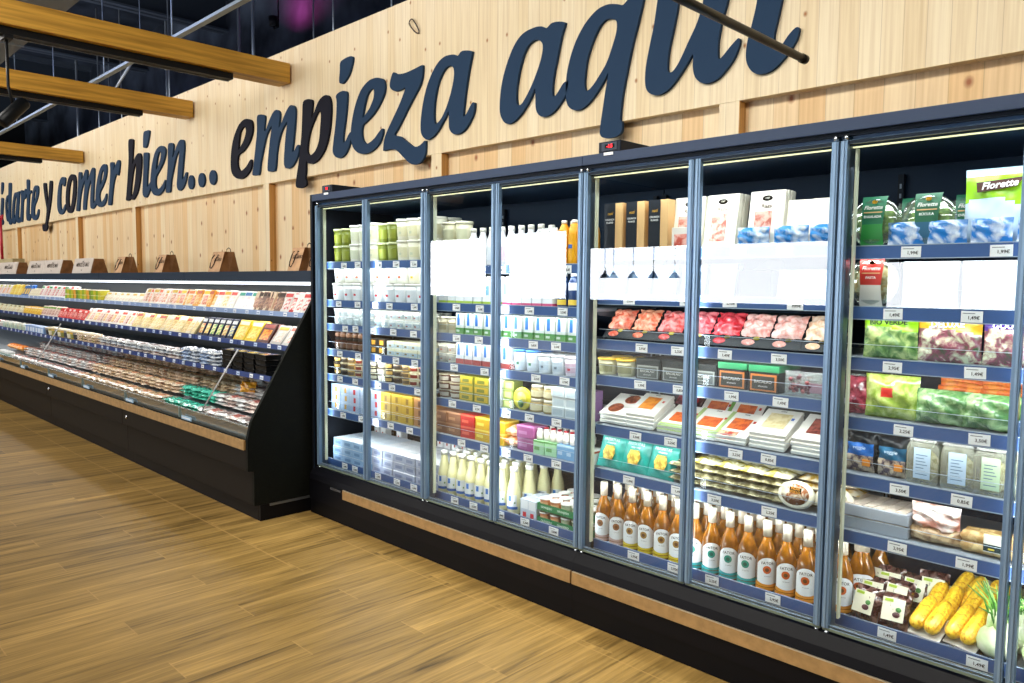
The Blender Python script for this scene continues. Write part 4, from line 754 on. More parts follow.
def blister(w_, h, board, window, food, t=.018, name='cold_cut_pack', cat='pack', brand=None, wz=(.16, .68), seed=0):
    """upright sleeve with a see-through window on the food"""
    b = MB(); b.box(-w_/2, w_/2, -t/2, t/2, 0, h, P(board)); 
    f = MB(); y = -t/2-.0006
    f.sheet(lambda u, v: ((u-.5)*w_*.72, y-.003*math.sin(math.pi*u)*math.sin(math.pi*v)-.0012*math.sin(19*u+seed)*math.sin(17*v), h*(wz[0]+(wz[1]-wz[0])*v)), 6, 6, P(food))
    ps = [('card_sleeve', b.build(bevel=.0015, seg=1)), ('food_window', f)]
    if window: g = MB(); g.box(-w_*.42, w_*.42, y-.0004, y, h*.76, h*.93, P(window)); ps.append(('brand_panel', g))
    if brand: 
        k = MB(); join_text(k, brand, w_*.22, mat('#22221f', .5), 0, y-.0012, h*.85); ps.append(('lettering', k))
    return spec(name, cat, ps)
def tray(w_, d, h, m, top, name='food_tray', cat='tray', sleeve=None, lump=.004, film=True):
    b = MB(); e = .88
    v = [(-w_/2*e, -d/2*e, 0), (w_/2*e, -d/2*e, 0), (w_/2*e, d/2*e, 0), (-w_/2*e, d/2*e, 0), (-w_/2, -d/2, h), (w_/2, -d/2, h), (w_/2, d/2, h), (-w_/2, d/2, h)]
    b.add(v, [(3, 2, 1, 0), (0, 1, 5, 4), (1, 2, 6, 5), (2, 3, 7, 6), (3, 0, 4, 7)], P(m)); q = .006
    b.add([(-w_/2-q, -d/2-q, h), (w_/2+q, -d/2-q, h), (w_/2+q, d/2+q, h), (-w_/2-q, d/2+q, h), (-w_/2, -d/2, h), (w_/2, -d/2, h), (w_/2, d/2, h), (-w_/2, d/2, h)], [(0, 1, 5, 4), (1, 2, 6, 5), (2, 3, 7, 6), (3, 0, 4, 7)], P(m))
    f = MB(); f.sheet(lambda u, v: ((u-.5)*w_*.97, (v-.5)*d*.97, h*.82+lump*(1.2*math.sin(9*u+2*math.sin(7*v))+math.sin(23*v+4*u)*.6+math.sin(31*u-11*v)*.4)*(.3+.7*math.sin(math.pi*u)*math.sin(math.pi*v))), 16, 16, P(top))
    ps = [('tray_body', b), ('food', f)]
    if film: g = MB(); g.sheet(lambda u, v: ((u-.5)*w_, (v-.5)*d, h+.002+.008*math.sin(math.pi*u)*math.sin(math.pi*v)), 6, 6, FILM); ps.append(('film', g))
    if sleeve: s_ = MB(); s_.box(-w_/2*.55, w_/2*.55, -d/2-.008, -d/2-.0065, h*.1, h*.95, P(sleeve)); s_.box(-w_*.28, w_*.28, -d*.5-.006, -d*.1, h+.0105, h+.0112, P(sleeve)); ps.append(('paper_sleeve', s_))
    return spec(name, cat, ps)

# ---- layout helpers for the glass-door cabinets
PAIR = ['leftmost door pair', 'second door pair', 'third door pair', 'rightmost doors']
SHN = ['top shelf', 'second shelf', 'third shelf', 'fourth shelf', 'fifth shelf', 'sixth shelf', 'bottom shelf']
PF = 3.08
def row(mod, sh, sp, desc, xs, dx=0, n=None, depth=1, dy=.1, tiers=1, dz=.1, rot=(0, 0, 0), y=PF, zoff=0, jit=.004, rz=3, scale=1, plural=None, half=0, top_full=True):
    """xs: first x (with dx, n) ; the foremost goods get their own label, the ones behind share one"""
    if n is not None: xs = [xs+dx*i for i in range(n)]
    rnd = random.Random(hash((mod, sh, round(xs[0]*100))) % 9999 if False else int(mod*1000+sh*100+abs(xs[0])*37))
    N_ = len(xs); z = zs(mod, sh)+.001+zoff; grp = '%s on the %s behind the %s' % (plural or desc+'s', SHN[sh], PAIR[mod])
    for t in range(tiers):
        tw = '' if tiers == 1 else (', top tier' if t == tiers-1 else ', lowest tier' if t == 0 else ', middle tier' if tiers == 3 else ', tier %d' % (t+1))
        for d in range(depth):
            if d > 0 and t < tiers-1 and tiers > 1: continue
            for i, x in enumerate(xs):
                if d == 0:
                    pos = '' if N_ == 1 else (ORD[i+1]+' ' if i+1 < len(ORD) else '')
                    lab = '%s%s%s%s, %s, %s' % (pos, desc, ' from left' if N_ > 1 else '', tw, SHN[sh], PAIR[mod])
                else: lab = '%s behind the front row, %s, %s' % (desc, SHN[sh], PAIR[mod])
                yy = y+dy*d+rnd.uniform(-jit, jit); zz = z+dz*t
                if rot[0]: zz = z+dz*t+.000
                put(sp, (x+half*d+rnd.uniform(-jit, jit)*.5, yy, zz), lab, (rot[0], rot[1], rot[2]+R(rnd.uniform(-rz, rz))), grp, scale)

# ================= door pair one (tubs, cups, boxes)
T1 = tub(.053, .128, '#e9e9dc', '#f0f0e6', '#dfe2c8'); T1g = tub(.048, .12, '#6f7a1c', '#c9cf9c', '#8d9632'); T1b = tub(.055, .132, '#ece9d4', '#f3f1e2', '#e4dfba', art2='#c8cfb0')
y_ = PF+.055
row(0, 0, T1g, 'small green yogurt tub', [-4.90, -4.80], tiers=2, dz=.122, y=y_, zoff=0)
row(0, 0, T1, 'white yogurt tub', [-4.685, -4.57], tiers=2, dz=.130, y=y_, depth=2, dy=.12)
row(0, 0, T1b, 'cream yogurt tub', [-4.455], tiers=2, dz=.134, y=y_, depth=2, dy=.12)
row(0, 0, T1g, 'olive green yogurt tub', [-4.345, -4.24], tiers=2, dz=.130, y=y_, scale=1.06, depth=2, dy=.12)
row(0, 0, T1b, 'large cream yogurt tub', [-4.125, -4.01, -3.895, -3.78], tiers=2, dz=.137, y=y_, scale=1.03, depth=2, dy=.12)
T2 = tub(.058, .120, '#f0f0e4', '#f6f6ee', '#e8eef0', art2='#c86a3c'); T2b = tub(.056, .125, '#e8ecee', '#f4f4ec', '#dfe6ea', art2='#c8242c'); T2y = tub(.054, .118, '#f2f0e0', '#f4f2e6', '#f0ead0', art2='#f0b820')
row(0, 1, T2b, 'white quark tub with small red print', [-4.90, -4.775, -4.65, -4.525, -4.40], tiers=1, y=y_, plural='white quark tubs')
row(0, 1, T2b, 'white quark tub', [-4.275, -4.15, -4.03, -3.91, -3.80], y=y_)
row(0, 1, T2, 'white quark tub with orange print', [-4.88, -4.755, -4.63, -4.505, -4.38, -4.255, -4.13], y=y_, zoff=.127)
row(0, 1, T2y, 'white quark tub with yellow fruit print', [-4.01, -3.90, -3.79], y=y_, zoff=.127)
C1 = tub(.038, .055, '#dfe6e6', '#eaeef0', '#c9d4d6', name='dessert_cup', cat='cup'); C1r = tub(.040, .055, '#e4e6e0', '#f0efe6', '#b9c6ca', art2='#a03a24', name='dessert_cup', cat='cup')
row(0, 2, C1, 'pale blue-white dessert cup', -4.90, .083, 5, tiers=2, dz=.057, y=PF+.04, depth=2, dy=.085)
row(0, 2, C1r, 'white dessert cup with red print', -4.48, .086, 9, tiers=2, dz=.057, y=PF+.04, depth=2, dy=.085)
J1 = jar(.033, .085, '#3a1d12', '#2a2724', '#6b4a34', name='chocolate_dessert_jar'); 
row(0, 3, J1, 'dark chocolate dessert jar', -4.90, .076, 6, tiers=1, y=PF+.04, depth=2, dy=.08); row(0, 3, J1, 'dark chocolate dessert jar in the upper tier', -4.90, .076, 6, zoff=.086, y=PF+.04, scale=(.97, .97, .6))
BX = carton(.085, .07, .052, '#2a2420', ((mat('#d89a28'), .25, .75, .2, .8),), name='custard_cup_box', cat='box'); BXc = carton(.08, .08, .048, '#dcd6b4', (('#a9bcc4', .05, 1, .1, .62), ('#7c6a38', .3, .6, .25, .5)), name='custard_cup_box', cat='box')
row(0, 3, BX, 'black custard box with yellow picture', -4.415, .09, 2, tiers=2, dz=.0525, y=PF+.04)
row(0, 3, BXc, 'cream and grey custard cup pack', -4.225, .0845, 6, tiers=2, dz=.049, y=PF+.045, depth=2, dy=.09)
MX = ['#3a3230', '#6b5a44', '#caa65a', '#d8d2b4', '#7a2c24', '#403a36', '#e0dcc8']
for i in range(13):
    c = MX[i % 7]; s_ = tub(.040, .044, c, '#cfc6a0' if i % 3 else '#5e5340', MX[(i*3+2) % 7], name='pudding_cup', cat='cup')
    row(0, 4, s_, ['cream', 'brown', 'mixed'][i % 3]+' pudding cup number %s' % ORD[i+1], [-4.90+.091*i], tiers=3, dz=.0455, y=PF+.04, plural='pudding cups')
def fruitbox(c, art, h=.185): return carton(.115, .11, h, c, ((art, .40, .64, .06, .26), (art, .44, .68, .38, .58), (art, .40, .64, .70, .90), ('#d8e2ec', .0, 1, .315, .325), ('#d8e2ec', .0, 1, .645, .655)), name='yogurt_multipack', cat='box')
row(0, 5, fruitbox('#a9c0dc', '#c89a3a'), 'pale blue yogurt multipack with golden fruit', [-4.90, -4.775], y=PF+.06); row(0, 5, fruitbox('#b4c6e0', '#c0282c'), 'pale blue yogurt multipack with red strawberries', [-4.65, -4.525, -4.40], y=PF+.06, plural='strawberry yogurt multipacks')
row(0, 5, fruitbox('#c3a032', '#8c6a1c'), 'mustard yellow yogurt multipack', [-4.275, -4.155, -4.035], y=PF+.06); row(0, 5, fruitbox('#a9794a', '#5e3a22'), 'tan yogurt multipack', [-3.91, -3.79], y=PF+.06)
MP = carton(.118, .115, .058, '#ccd8e4', (('#93b4d6', 0, 1, 0, .93), ('#6a8cb4', .2, .8, .3, .65)), name='natural_yogurt_pack', cat='pack'); MPg = carton(.118, .115, .058, '#dcdfe4', (('#a3adc4', 0, 1, 0, .93), ('#7c88a8', .2, .8, .3, .65)), name='natural_yogurt_pack', cat='pack')
row(0, 6, MP, 'blue-sided four-cup yogurt pack', -4.88, .1235, 4, tiers=3, dz=.0585, y=PF+.065, depth=3, dy=.122); row(0, 6, MPg, 'grey-sided four-cup yogurt pack', -4.385, .1235, 6, tiers=3, dz=.0585, y=PF+.065, depth=3, dy=.122)
MW = carton(.06, .06, .12, '#eceded', (('#b4322c', .35, .6, .2, .3), ('#b4322c', .35, .6, .7, .8)), name='kefir_carton', cat='carton')
row(0, 6, MW, 'white carton with tiny red marks at the back', [-4.90, -4.82, -4.62], y=PF+.40, scale=(1, 1, 1.9)); row(0, 6, MW, 'white stacked carton with tiny red marks', [-4.14, -4.06, -3.98, -3.90, -3.82], y=PF+.40, scale=(1, 1, 2.3))

# ================= door pair two (milk, bottles, boxes)
TB = tub(.055, .135, '#dcd8b8', '#e6e2c8', '#cfd0b0')
row(1, 0, TB, 'pale beige tub', [-3.66, -3.54], tiers=2, dz=.137, y=PF+.06)
MKB = [(.030, 0), (.034, .004), (.034, .12), (.030, .15), (.017, .185), (.016, .205)]
milkp = bottle(MKB, mat('#f0f0f2', .35), '#f2f0e4', [(.0185, .20), (.0185, .222), (.017, .224), (0, .224)], '#e3c8d2', (.03, .11), .034, name='milk_drink_bottle')
milkw = bottle(MKB, mat('#f2f2f4', .35), '#f2f0e4', [(.0185, .20), (.0185, .222), (.017, .224), (0, .224)], '#dfe6ee', (.03, .11), .034, name='milk_drink_bottle')
row(1, 0, milkw, 'white milk drink bottle', -3.43, .079, 3, y=PF+.04, depth=2, dy=.08); row(1, 0, milkp, 'white milk bottle with pinkish label', -3.19, .077, 5, y=PF+.04, depth=2, dy=.08, plural='pink-labelled milk bottles')
milkb = carton(.07, .07, .20, '#eef1f4', (('#5fb0dc', 0, 1, 0, .10), ('#8a9098', .1, .9, .55, .62)), '#eeeeee', gable=True, name='milk_carton')
row(1, 0, milkb, 'white milk carton with blue foot', -2.80+.0, -.078, 2, y=PF+.04); 
oj = bottle([(.026, 0), (.032, .01), (.033, .15), (.028, .19), (.015, .215), (.014, .22)], mat('#e8a214', .3), '#f4f0e0', [(.016, .218), (.016, .235), (0, .236)], '#e8a60c', (.02, .16), .033, bands=(('#2d62b8', .085, .105, 235, 290, .033),), name='orange_drink_bottle')
row(1, 0, oj, 'orange-yellow drink bottle', [-2.72, -2.645, -2.57], y=PF+.04, depth=2, dy=.075)
wb = carton(.072, .07, .165, '#eef2f6', (('#9cc4e8', .15, .5, .45, .9), ('#c84a78', 0, 1, 0, .12)), '#f0f0f0', gable=True, name='drink_carton'); wg = carton(.072, .07, .165, '#eef2f6', (('#8ec8e4', .2, .7, .4, .8), ('#a8c83c', 0, 1, 0, .12)), '#f0f0f0', gable=True, name='drink_carton')
row(1, 1, wg, 'white drink carton with lime green foot', -3.68, .08, 7, y=PF+.04, depth=2, dy=.08, plural='white drink cartons with lime feet'); row(1, 1, wb, 'white drink carton with pink foot', -3.115, .078, 5, y=PF+.04, depth=2, dy=.08, plural='white drink cartons with pink feet')
nb = bottle([(.03, 0), (.033, .01), (.033, .13), (.025, .155), (.02, .165)], mat('#27406e', .3), '#eef0f2', [(.022, .163), (.022, .18), (0, .18)], '#dfe4ea', (.09, .13), .033, bands=(('#e8c84c', .012, .04, 200, 340, .033),), name='navy_drink_bottle')
row(1, 1, nb, 'navy blue drink bottle', [-2.72, -2.64, -2.56], y=PF+.04, plural='navy drink bottles')
bc = carton(.068, .07, .125, '#e6ebe6', (('#2f72c4', .18, .52, .42, .98), ('#5c9c50', 0, 1, 0, .30), ('#dfe8da', .1, .5, .10, .2)), None, name='milk_carton'); br = carton(.068, .07, .125, '#e6e6e8', (('#2f72c4', .18, .52, .42, .98), ('#b0403c', 0, 1, 0, .24)), None, name='milk_carton')
row(1, 2, tub(.04, .10, '#dcd4b8', '#ece6d0', '#b9ad8c'), 'cream-coloured small tub', [-3.70, -3.61], y=PF+.04); row(1, 2, bc, 'milk carton with blue tab and green foot', -3.515, .0815, 12, y=PF+.04, depth=2, dy=.08, plural='blue and green milk cartons')
bro = tub(.038, .055, '#d8d4c4', '#e6e0cc', '#b9b4a8', art2='#b85a28', name='dessert_cup', cat='cup')
row(1, 3, bro, 'dessert cup with orange-brown dot', [-3.70, -3.615], tiers=2, dz=.057, y=PF+.04); row(1, 3, br, 'milk carton with blue tab and red foot', -3.52, .0805, 6, y=PF+.04, depth=2, dy=.08, plural='blue and red milk cartons')
bj = tub(.044, .12, '#dbe3ea', '#2f7cc8', '#dfe9f0', art2='#3c8a5c', name='fresh_cheese_tub'); wj = tub(.043, .105, '#d6dde0', '#e6eaec', '#b9c8d2', art2='#5b6a78', name='fresh_cheese_tub'); pj = tub(.043, .105, '#dcd4dc', '#e6e2e6', '#cdb4c4', art2='#c02040', name='fresh_cheese_tub')
row(1, 3, bj, 'blue-lidded fresh cheese tub', [-3.03, -2.935], y=PF+.045, depth=2, dy=.1); row(1, 3, wj, 'white fresh cheese tub', [-2.84, -2.745], y=PF+.045, depth=2, dy=.1); row(1, 3, pj, 'pinkish tub with raspberry print', [-2.65, -2.56], y=PF+.045, plural='raspberry tubs')
row(1, 4, tub(.05, .048, '#6a4430', '#b9a98c', '#d8d0c0', name='mousse_cup', cat='cup'), 'brown and white mousse cup', [-3.69, -3.585], tiers=3, dz=.049, y=PF+.05)
gy = carton(.125, .10, .05, '#8c8a24', (('#c9a820', .06, .94, .15, .85), ('#6e7420', .2, .7, .25, .65)), name='gelatin_dessert_pack', cat='pack'); row(1, 4, gy, 'yellow and olive dessert pack', [-3.46, -3.325], tiers=3, dz=.051, y=PF+.06)
row(1, 4, carton(.10, .10, .052, '#dde2dc', (('#7c9c7c', .2, .8, .2, .8),), name='cheese_box', cat='box'), 'white and green cheese box', [-3.205], tiers=3, dz=.053, y=PF+.055, plural='cheese boxes'); row(1, 4, carton(.08, .08, .05, '#8c9a4c', (('#c8cc7c', .2, .8, .2, .8),), name='dip_pot', cat='pot'), 'green dip pot', [-3.10], tiers=3, dz=.052, y=PF+.05)
# round yellow guacamole pack
g1 = MB(); g1.lathe([(0, -.014), (.062, -.012), (.066, 0), (.062, .012), (0, .014)], mat('#d6cc34', .35), 26); g2 = MB(); g2.lathe([(0, .0155), (.04, .0145)], mat('#eadf60', .4), 20); g3 = MB(); g3.lathe([(0, .0165), (.022, .0160)], mat('#3f6b24', .4), 14, 0, -.028)
for g_ in (g1, g2, g3):
    for i, (x, y, z) in enumerate(g_.v): g_.v[i] = (x, -z, y+.066)
row(1, 4, spec('guacamole_pack', 'pack', [('wrapper', g1), ('yellow_circle', g2), ('avocado_picture', g3)]), 'round yellow guacamole pack standing upright', [-2.99], y=PF+.02, rz=0)
row(1, 4, jar(.043, .075, '#9c8a5c', '#e0dcc8', '#cfc6a0'), 'glass jar of pate', [-2.905, -2.81], tiers=2, dz=.0765, y=PF+.055)
row(1, 4, carton(.09, .09, .052, '#cfd8da', (('#aebdc4', .1, .9, .15, .8),), name='yogurt_pack', cat='pack'), 'pale grey yogurt pack', [-2.715, -2.62], tiers=3, dz=.053, y=PF+.05); row(1, 4, carton(.09, .09, .052, '#7c5a8a', (('#b49cc0', .2, .8, .3, .7),), name='berry_yogurt_pack', cat='pack'), 'purple berry yogurt pack', [-2.525], tiers=3, dz=.053, y=PF+.05)
def slab(c, t, w_=.125, h=.07): return carton(w_, .12, h, c, ((t, 0, 1, .86, 1), (t, .12, .6, .3, .55)), name='yogurt_multipack', cat='box')
row(1, 5, slab('#8a5c40', '#b08460'), 'brown chocolate dessert multipack', [-3.70, -3.57], tiers=2, dz=.071, y=PF+.065); row(1, 5, slab('#c22420', '#e86a50'), 'bright red yogurt multipack', [-3.44], tiers=2, dz=.071, y=PF+.065)
row(1, 5, slab('#d6a81c', '#f2dc60'), 'bright yellow yogurt multipack', [-3.31, -3.185], tiers=2, dz=.071, y=PF+.065); row(1, 5, lying(.12, .12, .06, mix('#d8824c', '#f0c8a0', 30), name='bread_pack', seed=3), 'orange and white crinkled pack', [-3.08], tiers=2, dz=.06, y=PF+.07)
row(1, 5, slab('#9c4a84', '#b87aa8', .13, .072), 'purple dessert multipack', [-2.955], tiers=2, dz=.073, y=PF+.065); row(1, 5, slab('#b4e4b4', '#6aa85c', .10), 'green and white yogurt carton', [-2.845, -2.765], y=PF+.055, scale=(.8, .9, 1.1)); row(1, 5, slab('#7cb0dc', '#c8e0f4', .08), 'light blue yogurt carton', [-2.685, -2.62], y=PF+.055, scale=(.78, .9, 1.1))
row(1, 5, slab('#e0e0d8', '#c8502c', .12), 'white and orange yogurt pack', [-2.53], y=PF+.065)
dr = bottle([(.017, 0), (.02, .003), (.02, .035), (.015, .045), (.013, .05)], mat('#f2ebe2', .4), '#e84a50', [(.014, .05), (.014, .058), (0, .059)], name='drinking_yogurt_bottle')
for q in range(3): row(1, 5, bottle([(.017, 0), (.02, .003), (.02, .035), (.015, .045), (.013, .05)], mat('#f2ebe2', .4), ['#f2ebe2', '#c83040', '#f2ebe2'][q], [(.014, .05), (.014, .058), (0, .059)], name='drinking_yogurt_bottle'), ['white drinking yogurt bottle nearest the rail', 'drinking yogurt bottle with red cap', 'white drinking yogurt bottle at the back'][q], -2.86, .048, 7, y=PF+.03+.05*q, zoff=.080, plural='drinking yogurt bottles')
# glass milk bottles and tiers of jars on the bottom deck
mg = bottle([(.036, 0), (.040, .006), (.040, .125), (.036, .155), (.024, .20), (.0205, .25), (.021, .254)], mat('#ece8b4', .12, coat=.6), '#f4f4ee', [(.0235, .245), (.0235, .268), (.021, .271), (0, .271)], '#dfe6e8', (.045, .115), .040, bands=(('#1d5ca6', .030, .046, 190, 350, .040), ('#2f72c4', .078, .110, 268, 294, .040), ('#5f8a4c', .064, .074, 318, 330, .040)), name='glass_milk_bottle')
row(1, 6, mg, 'glass milk bottle with blue-banded label', [-3.70, -3.615, -3.53, -3.445, -3.36, -3.275, -3.185, -3.075], y=PF+.045, depth=4, dy=.092, half=.03, plural='glass milk bottles')
rp = carton(.065, .06, .11, '#c3cfdc', (('#e6ebf0', .1, .9, .5, .95), ('#d0283c', .3, .7, .08, .34)), name='heart_print_carton', cat='carton'); row(1, 6, rp, 'pale blue carton with red heart', [-2.965, -2.90], y=PF+.04, depth=3, dy=.065, zoff=0, plural='heart cartons')
jt = tub(.034, .062, '#b0683a', '#f0efe8', '#d8a878', name='pudding_pot', cat='pot'); jg = tub(.034, .062, '#7c8a6c', '#f0efe8', '#a8b094', name='pudding_pot', cat='pot')
gt_ = MB(); gw = .375
for q in (-.0385, ): gt_.box(-.19, .19, q, q+.002, 0, .038, mat('#1f7a48', .5))
gt_.box(-.19, .19, .30, .302, 0, .038, mat('#1f7a48', .5)); gt_.box(-.19, -.188, -.0385, .302, 0, .038, mat('#1f7a48', .5)); gt_.box(.188, .19, -.0385, .302, 0, .038, mat('#1f7a48', .5)); gt_.box(-.19, .19, -.0385, .302, 0, .0015, mat('#1f7a48', .5))
gl = MB()
for q in (-.12, .0, .12): join_text(gl, 'GRANJERO', .017, mat('#d8f0e0', .5), q, -.0395, .02)
GT = spec('green_card_tray', 'tray', [('tray_body', gt_), ('lettering', gl)])
for tq, wh in ((0, 'lower'), (1, 'upper')):
    z = zs(1, 6)+.001+tq*.078
    put(GT, (-2.665, PF+.042, z), 'green cardboard tray of pudding pots, %s of the two, bottom shelf, second door pair' % wh, group='green cardboard trays')
    for i in range(5):
        for d in range(4): put(jt if i < 2 else jg, (-2.825+.078*i, PF+.042+.078*d, z+.0025), ('%s pot from left in the %s green tray, front row' % (ORD[i+1], wh)) if d == 0 else 'small lidded pot behind the front row in the %s green tray' % wh, group='pots in the green trays')
# ================= door pair three
def kraft_box():
    b = MB(); b.box(-.055, .055, -.03, .03, 0, .235, mat('#d6ad74', .6)); f = MB(); f.box(-.055, .012, -.0312, -.0302, 0, .235, mat('#20242b', .5))
    l = MB(); join_text(l, 'nati', .022, mat('#d8a428', .5), -.02, -.0320, .185, shear=.3); join_text(l, 'CRUNCH', .013, mat('#e8e8e8', .5), -.02, -.0320, .155); join_text(l, 'FLAKES', .013, mat('#e8e8e8', .5), -.02, -.0320, .140)
    return spec('kraft_snack_box', 'box', [('card_box', b.build(bevel=.001, seg=1)), ('black_front', f), ('lettering', l, 1)])
row(2, 0, kraft_box(), 'brown box with black printed front', [-2.365, -2.235, -2.105], y=PF+.04, plural='brown and black boxes')
def window_box(name='window_box'):
    b = MB(); b.box(-.08, .08, -.009, .009, 0, .245, mat('#efe9d8', .5)); w1 = MB(); w1.box(-.052, .028, -.0100, -.0092, .03, .155, mix('#b05a48', '#e2b0a0', 40)); l = MB()
    join_text(l, 'Raza', .026, mat('#4a2a22', .5), .0, -.0105, .178); l.lathe([(0, 0), (.02, 0)], mat('#3a3028', .5), 18)
    n_ = len(l.v)-36
    for i in range(n_, len(l.v)): x, y, z = l.v[i]; l.v[i] = (x*1.2, -.0105+z, y*.6+.212)
    join_text(l, '1957', .011, mat('#efe9d8', .5), 0, -.0112, .212)
    return spec(name, 'box', [('card_sleeve', b.build(bevel=.001, seg=1)), ('food_window', w1), ('lettering', l)])
WB = window_box()
row(2, 0, WB, 'white ham box with window', [-1.975, -1.80, -1.585], y=PF+.05, depth=4, dy=.024, rot=(R(-9), 0, 0), plural='white ham boxes')
sb = blister(.13, .20, '#efe6d2', None, mix('#e8d8c0', '#f4efe4', 20), name='cheese_wedge_box', cat='box', wz=(.1, .5))
row(2, 0, sb, 'cream snack box', [-1.43, -1.32], y=PF+.06, depth=3, dy=.03, rot=(R(-12), 0, R(8)), plural='cream snack boxes')
bl = MB(); bl.pillow(.15, .085, .07, mix('#2a86d0', '#e8f2fa', 14, .2), seed=5, crinkle=.006); BB = spec('blue_crinkled_bag', 'bag', [('bag_body', bl)])
row(2, 0, BB, 'crinkled blue and white bag', [-1.62, -1.45, -1.30], y=PF+.02, plural='crinkled blue bags')
dkp = blister(.12, .13, '#1a1d24', '#2c3038', mix('#c84a30', '#7c1e18', 30), t=.02, name='black_snack_pack')
row(2, 0, blister(.10, .10, '#dcd6cc', None, mix('#c84a30', '#e8b0a0', 30), t=.02, name='salmon_pack'), 'small pack with salmon picture', [-1.97], y=PF+.01, plural='salmon packs')
row(2, 1, blister(.13, .15, '#24405e', '#8fa8c0', mix('#35506c', '#6c86a0', 20), name='cheese_pack'), 'dim bluish cheese pack behind the window reflection', -2.38, .15, 5, y=PF+.05, rot=(R(-10), 0, 0), depth=2, dy=.04)
bs = MB(); bs.box(-.075, .075, -.045, .045, 0, .115, mat('#23262c', .4)); fl_ = MB(); fl_.quad((-.075, -.045, .1155), (.075, -.045, .1155), (.12, -.10, .12), (-.10, -.09, .11), mat('#2a2e35', .4)); fl_.quad((-.075, .045, .1155), (.075, .045, .1155), (.06, .09, .16), (-.02, .09, .165), mat('#2a2e35', .4))
row(2, 1, spec('open_black_box', 'box', [('box_body', bs.build(bevel=.001, seg=1)), ('flap', fl_)]), 'open black display box with raised flaps', [-1.60], y=PF+.06)
row(2, 1, blister(.12, .12, '#cfe2f2', '#3a8ad0', mix('#e4eef6', '#8cc0e8', 20), name='blue_cheese_pack'), 'blue and white cheese pack', -1.46, .13, 2, y=PF+.05, rot=(R(-12), 0, 0), depth=3, dy=.035)
# chicken and ham trays
def meat_tray(c1, c2, seed):
    b = MB(); w_, h = .145, .165
    b.box(-w_/2, w_/2, -.012, .006, 0, h+.012, mat('#15171a', .25)); b.box(-w_/2, w_/2, -.0135, -.012, 0, .048, mat('#2a2d30', .3))
    f = MB(); rnd = random.Random(seed); pa = rnd.uniform(0, 6)
    f.sheet(lambda u, v: ((u-.5)*w_*.90, -.013-.022*(max(0, math.sin(math.pi*u))**.5)*(max(0, math.sin(math.pi*v))**.5)-.004*math.sin(14*u+pa+3*math.sin(9*v))-.003*math.sin(19*v+pa), .052+(h-.048)*v), 18, 16, mix(c1, c2, 38, .18, pos=(.38, .62), coat=.5))
    y1 = MB(); y1.lathe([(0, 0), (.009, 0)], mat('#e8d820', .4), 12)
    for i, (x, y, z) in enumerate(y1.v): y1.v[i] = (x*1.6+.012, -.0142, y+.045)
    pc = MB(); pc.dome(-.02, -.014, .024, .03, .004, .016, mix(c1, c2, 30, .3), 10, 6)
    fm = MB(); fm.sheet(lambda u, v: ((u-.5)*w_*.96, -.014-.026*math.sin(math.pi*u)**.5*math.sin(math.pi*v)**.5, .050+(h-.042)*v), 8, 8, clear('#ffffff', gloss=.10, rough=.12))
    return spec('sliced_meat_tray', 'tray', [('tray_board', b), ('sliced_meat', f), ('yellow_sticker', y1), ('printed_slice', pc)])
MC = [('#d8583c', '#f0a488', 'salmon red'), ('#e86a48', '#f4b08c', 'orange pink'), ('#d0403c', '#f09a98', 'strong pink'), ('#c83a48', '#e88a90', 'rose red'), ('#b81c28', '#e0505c', 'deep red'), ('#d88a80', '#f4c8c0', 'pale pink'), ('#dc9488', '#f4d0c8', 'dusty pink'), ('#e8b490', '#f4dcc4', 'peach'), ('#e4ac90', '#f2d4c0', 'light salmon')]
MX3 = [-2.365, -2.215, -2.06, -1.91, -1.765, -1.625, -1.48, -1.335]
for i, x in enumerate(MX3):
    a, b, nm = MC[i]
    row(2, 2, meat_tray(a, b, i), 'black tray of %s sliced meat' % nm, [x], y=PF+.045, depth=3, dy=.045, rot=(R(-38), 0, 0), plural='trays of sliced meat', jit=.002, rz=1, scale=1.06)
# fourth shelf: framed packs, grapes
def framed(c, frame, band=None):
    b = MB(); b.box(-.07, .07, -.045, .045, 0, .115, mat('#1e2220', .4)) ; f = MB()
    f.box(-.060, .060, -.0475, -.0455, .006, .078, P(frame)); f.box(-.052, .052, -.0490, -.0476, .013, .070, P(c))
    l = MB(); join_text(l, 'BACALAO', .018, mat('#d8d4c8', .5), 0, -.0498, .046); join_text(l, 'ahumado', .012, mat('#c8c4b8', .5), 0, -.0498, .027)
    ps = [('card_box', b.build(bevel=.002, seg=1)), ('label_frame', f), ('lettering', l, 1)]
    if band: g = MB(); g.box(-.0705, .0705, -.0465, .0455, .088, .116, P(band)); ps.append(('green_band', g))
    return spec('labelled_food_box', 'box', ps)
wt = tub(.052, .085, '#b9b490', '#d8ae2c', '#8f8a60', name='salad_tub'); row(2, 3, wt, 'beige tub with yellow lid', [-2.42, -2.30], y=PF+.055, depth=2, dy=.12)
row(2, 3, framed('#4a4e48', '#8a8c84'), 'grey labelled food box', [-2.145, -1.995, -1.85], y=PF+.06, depth=2, dy=.1, scale=(1, 1, .86)); row(2, 3, framed('#3c3c36', '#c8742c', '#1f7a4a'), 'dark food box with orange frame and green band', [-1.70, -1.545], y=PF+.06, depth=2, dy=.1)
gb = MB(); gb.box(-.085, .085, -.05, .05, 0, .105, clear('#dfe6e2', gloss=.12, rough=.1, body=.25)); gr_ = MB(); rnd = random.Random(4)
for i in range(46): gr_.dome(rnd.uniform(-.065, .02), -.052+rnd.uniform(0, .02), .02+rnd.uniform(0, .065), .0095, .0095, .0095, mat('#5a2430', .25) if i % 4 else mat('#8c3a3c', .25), 8, 6)
gs = MB(); gs.box(.02, .08, -.0515, -.0505, .02, .06, mat('#8c6c78', .5))
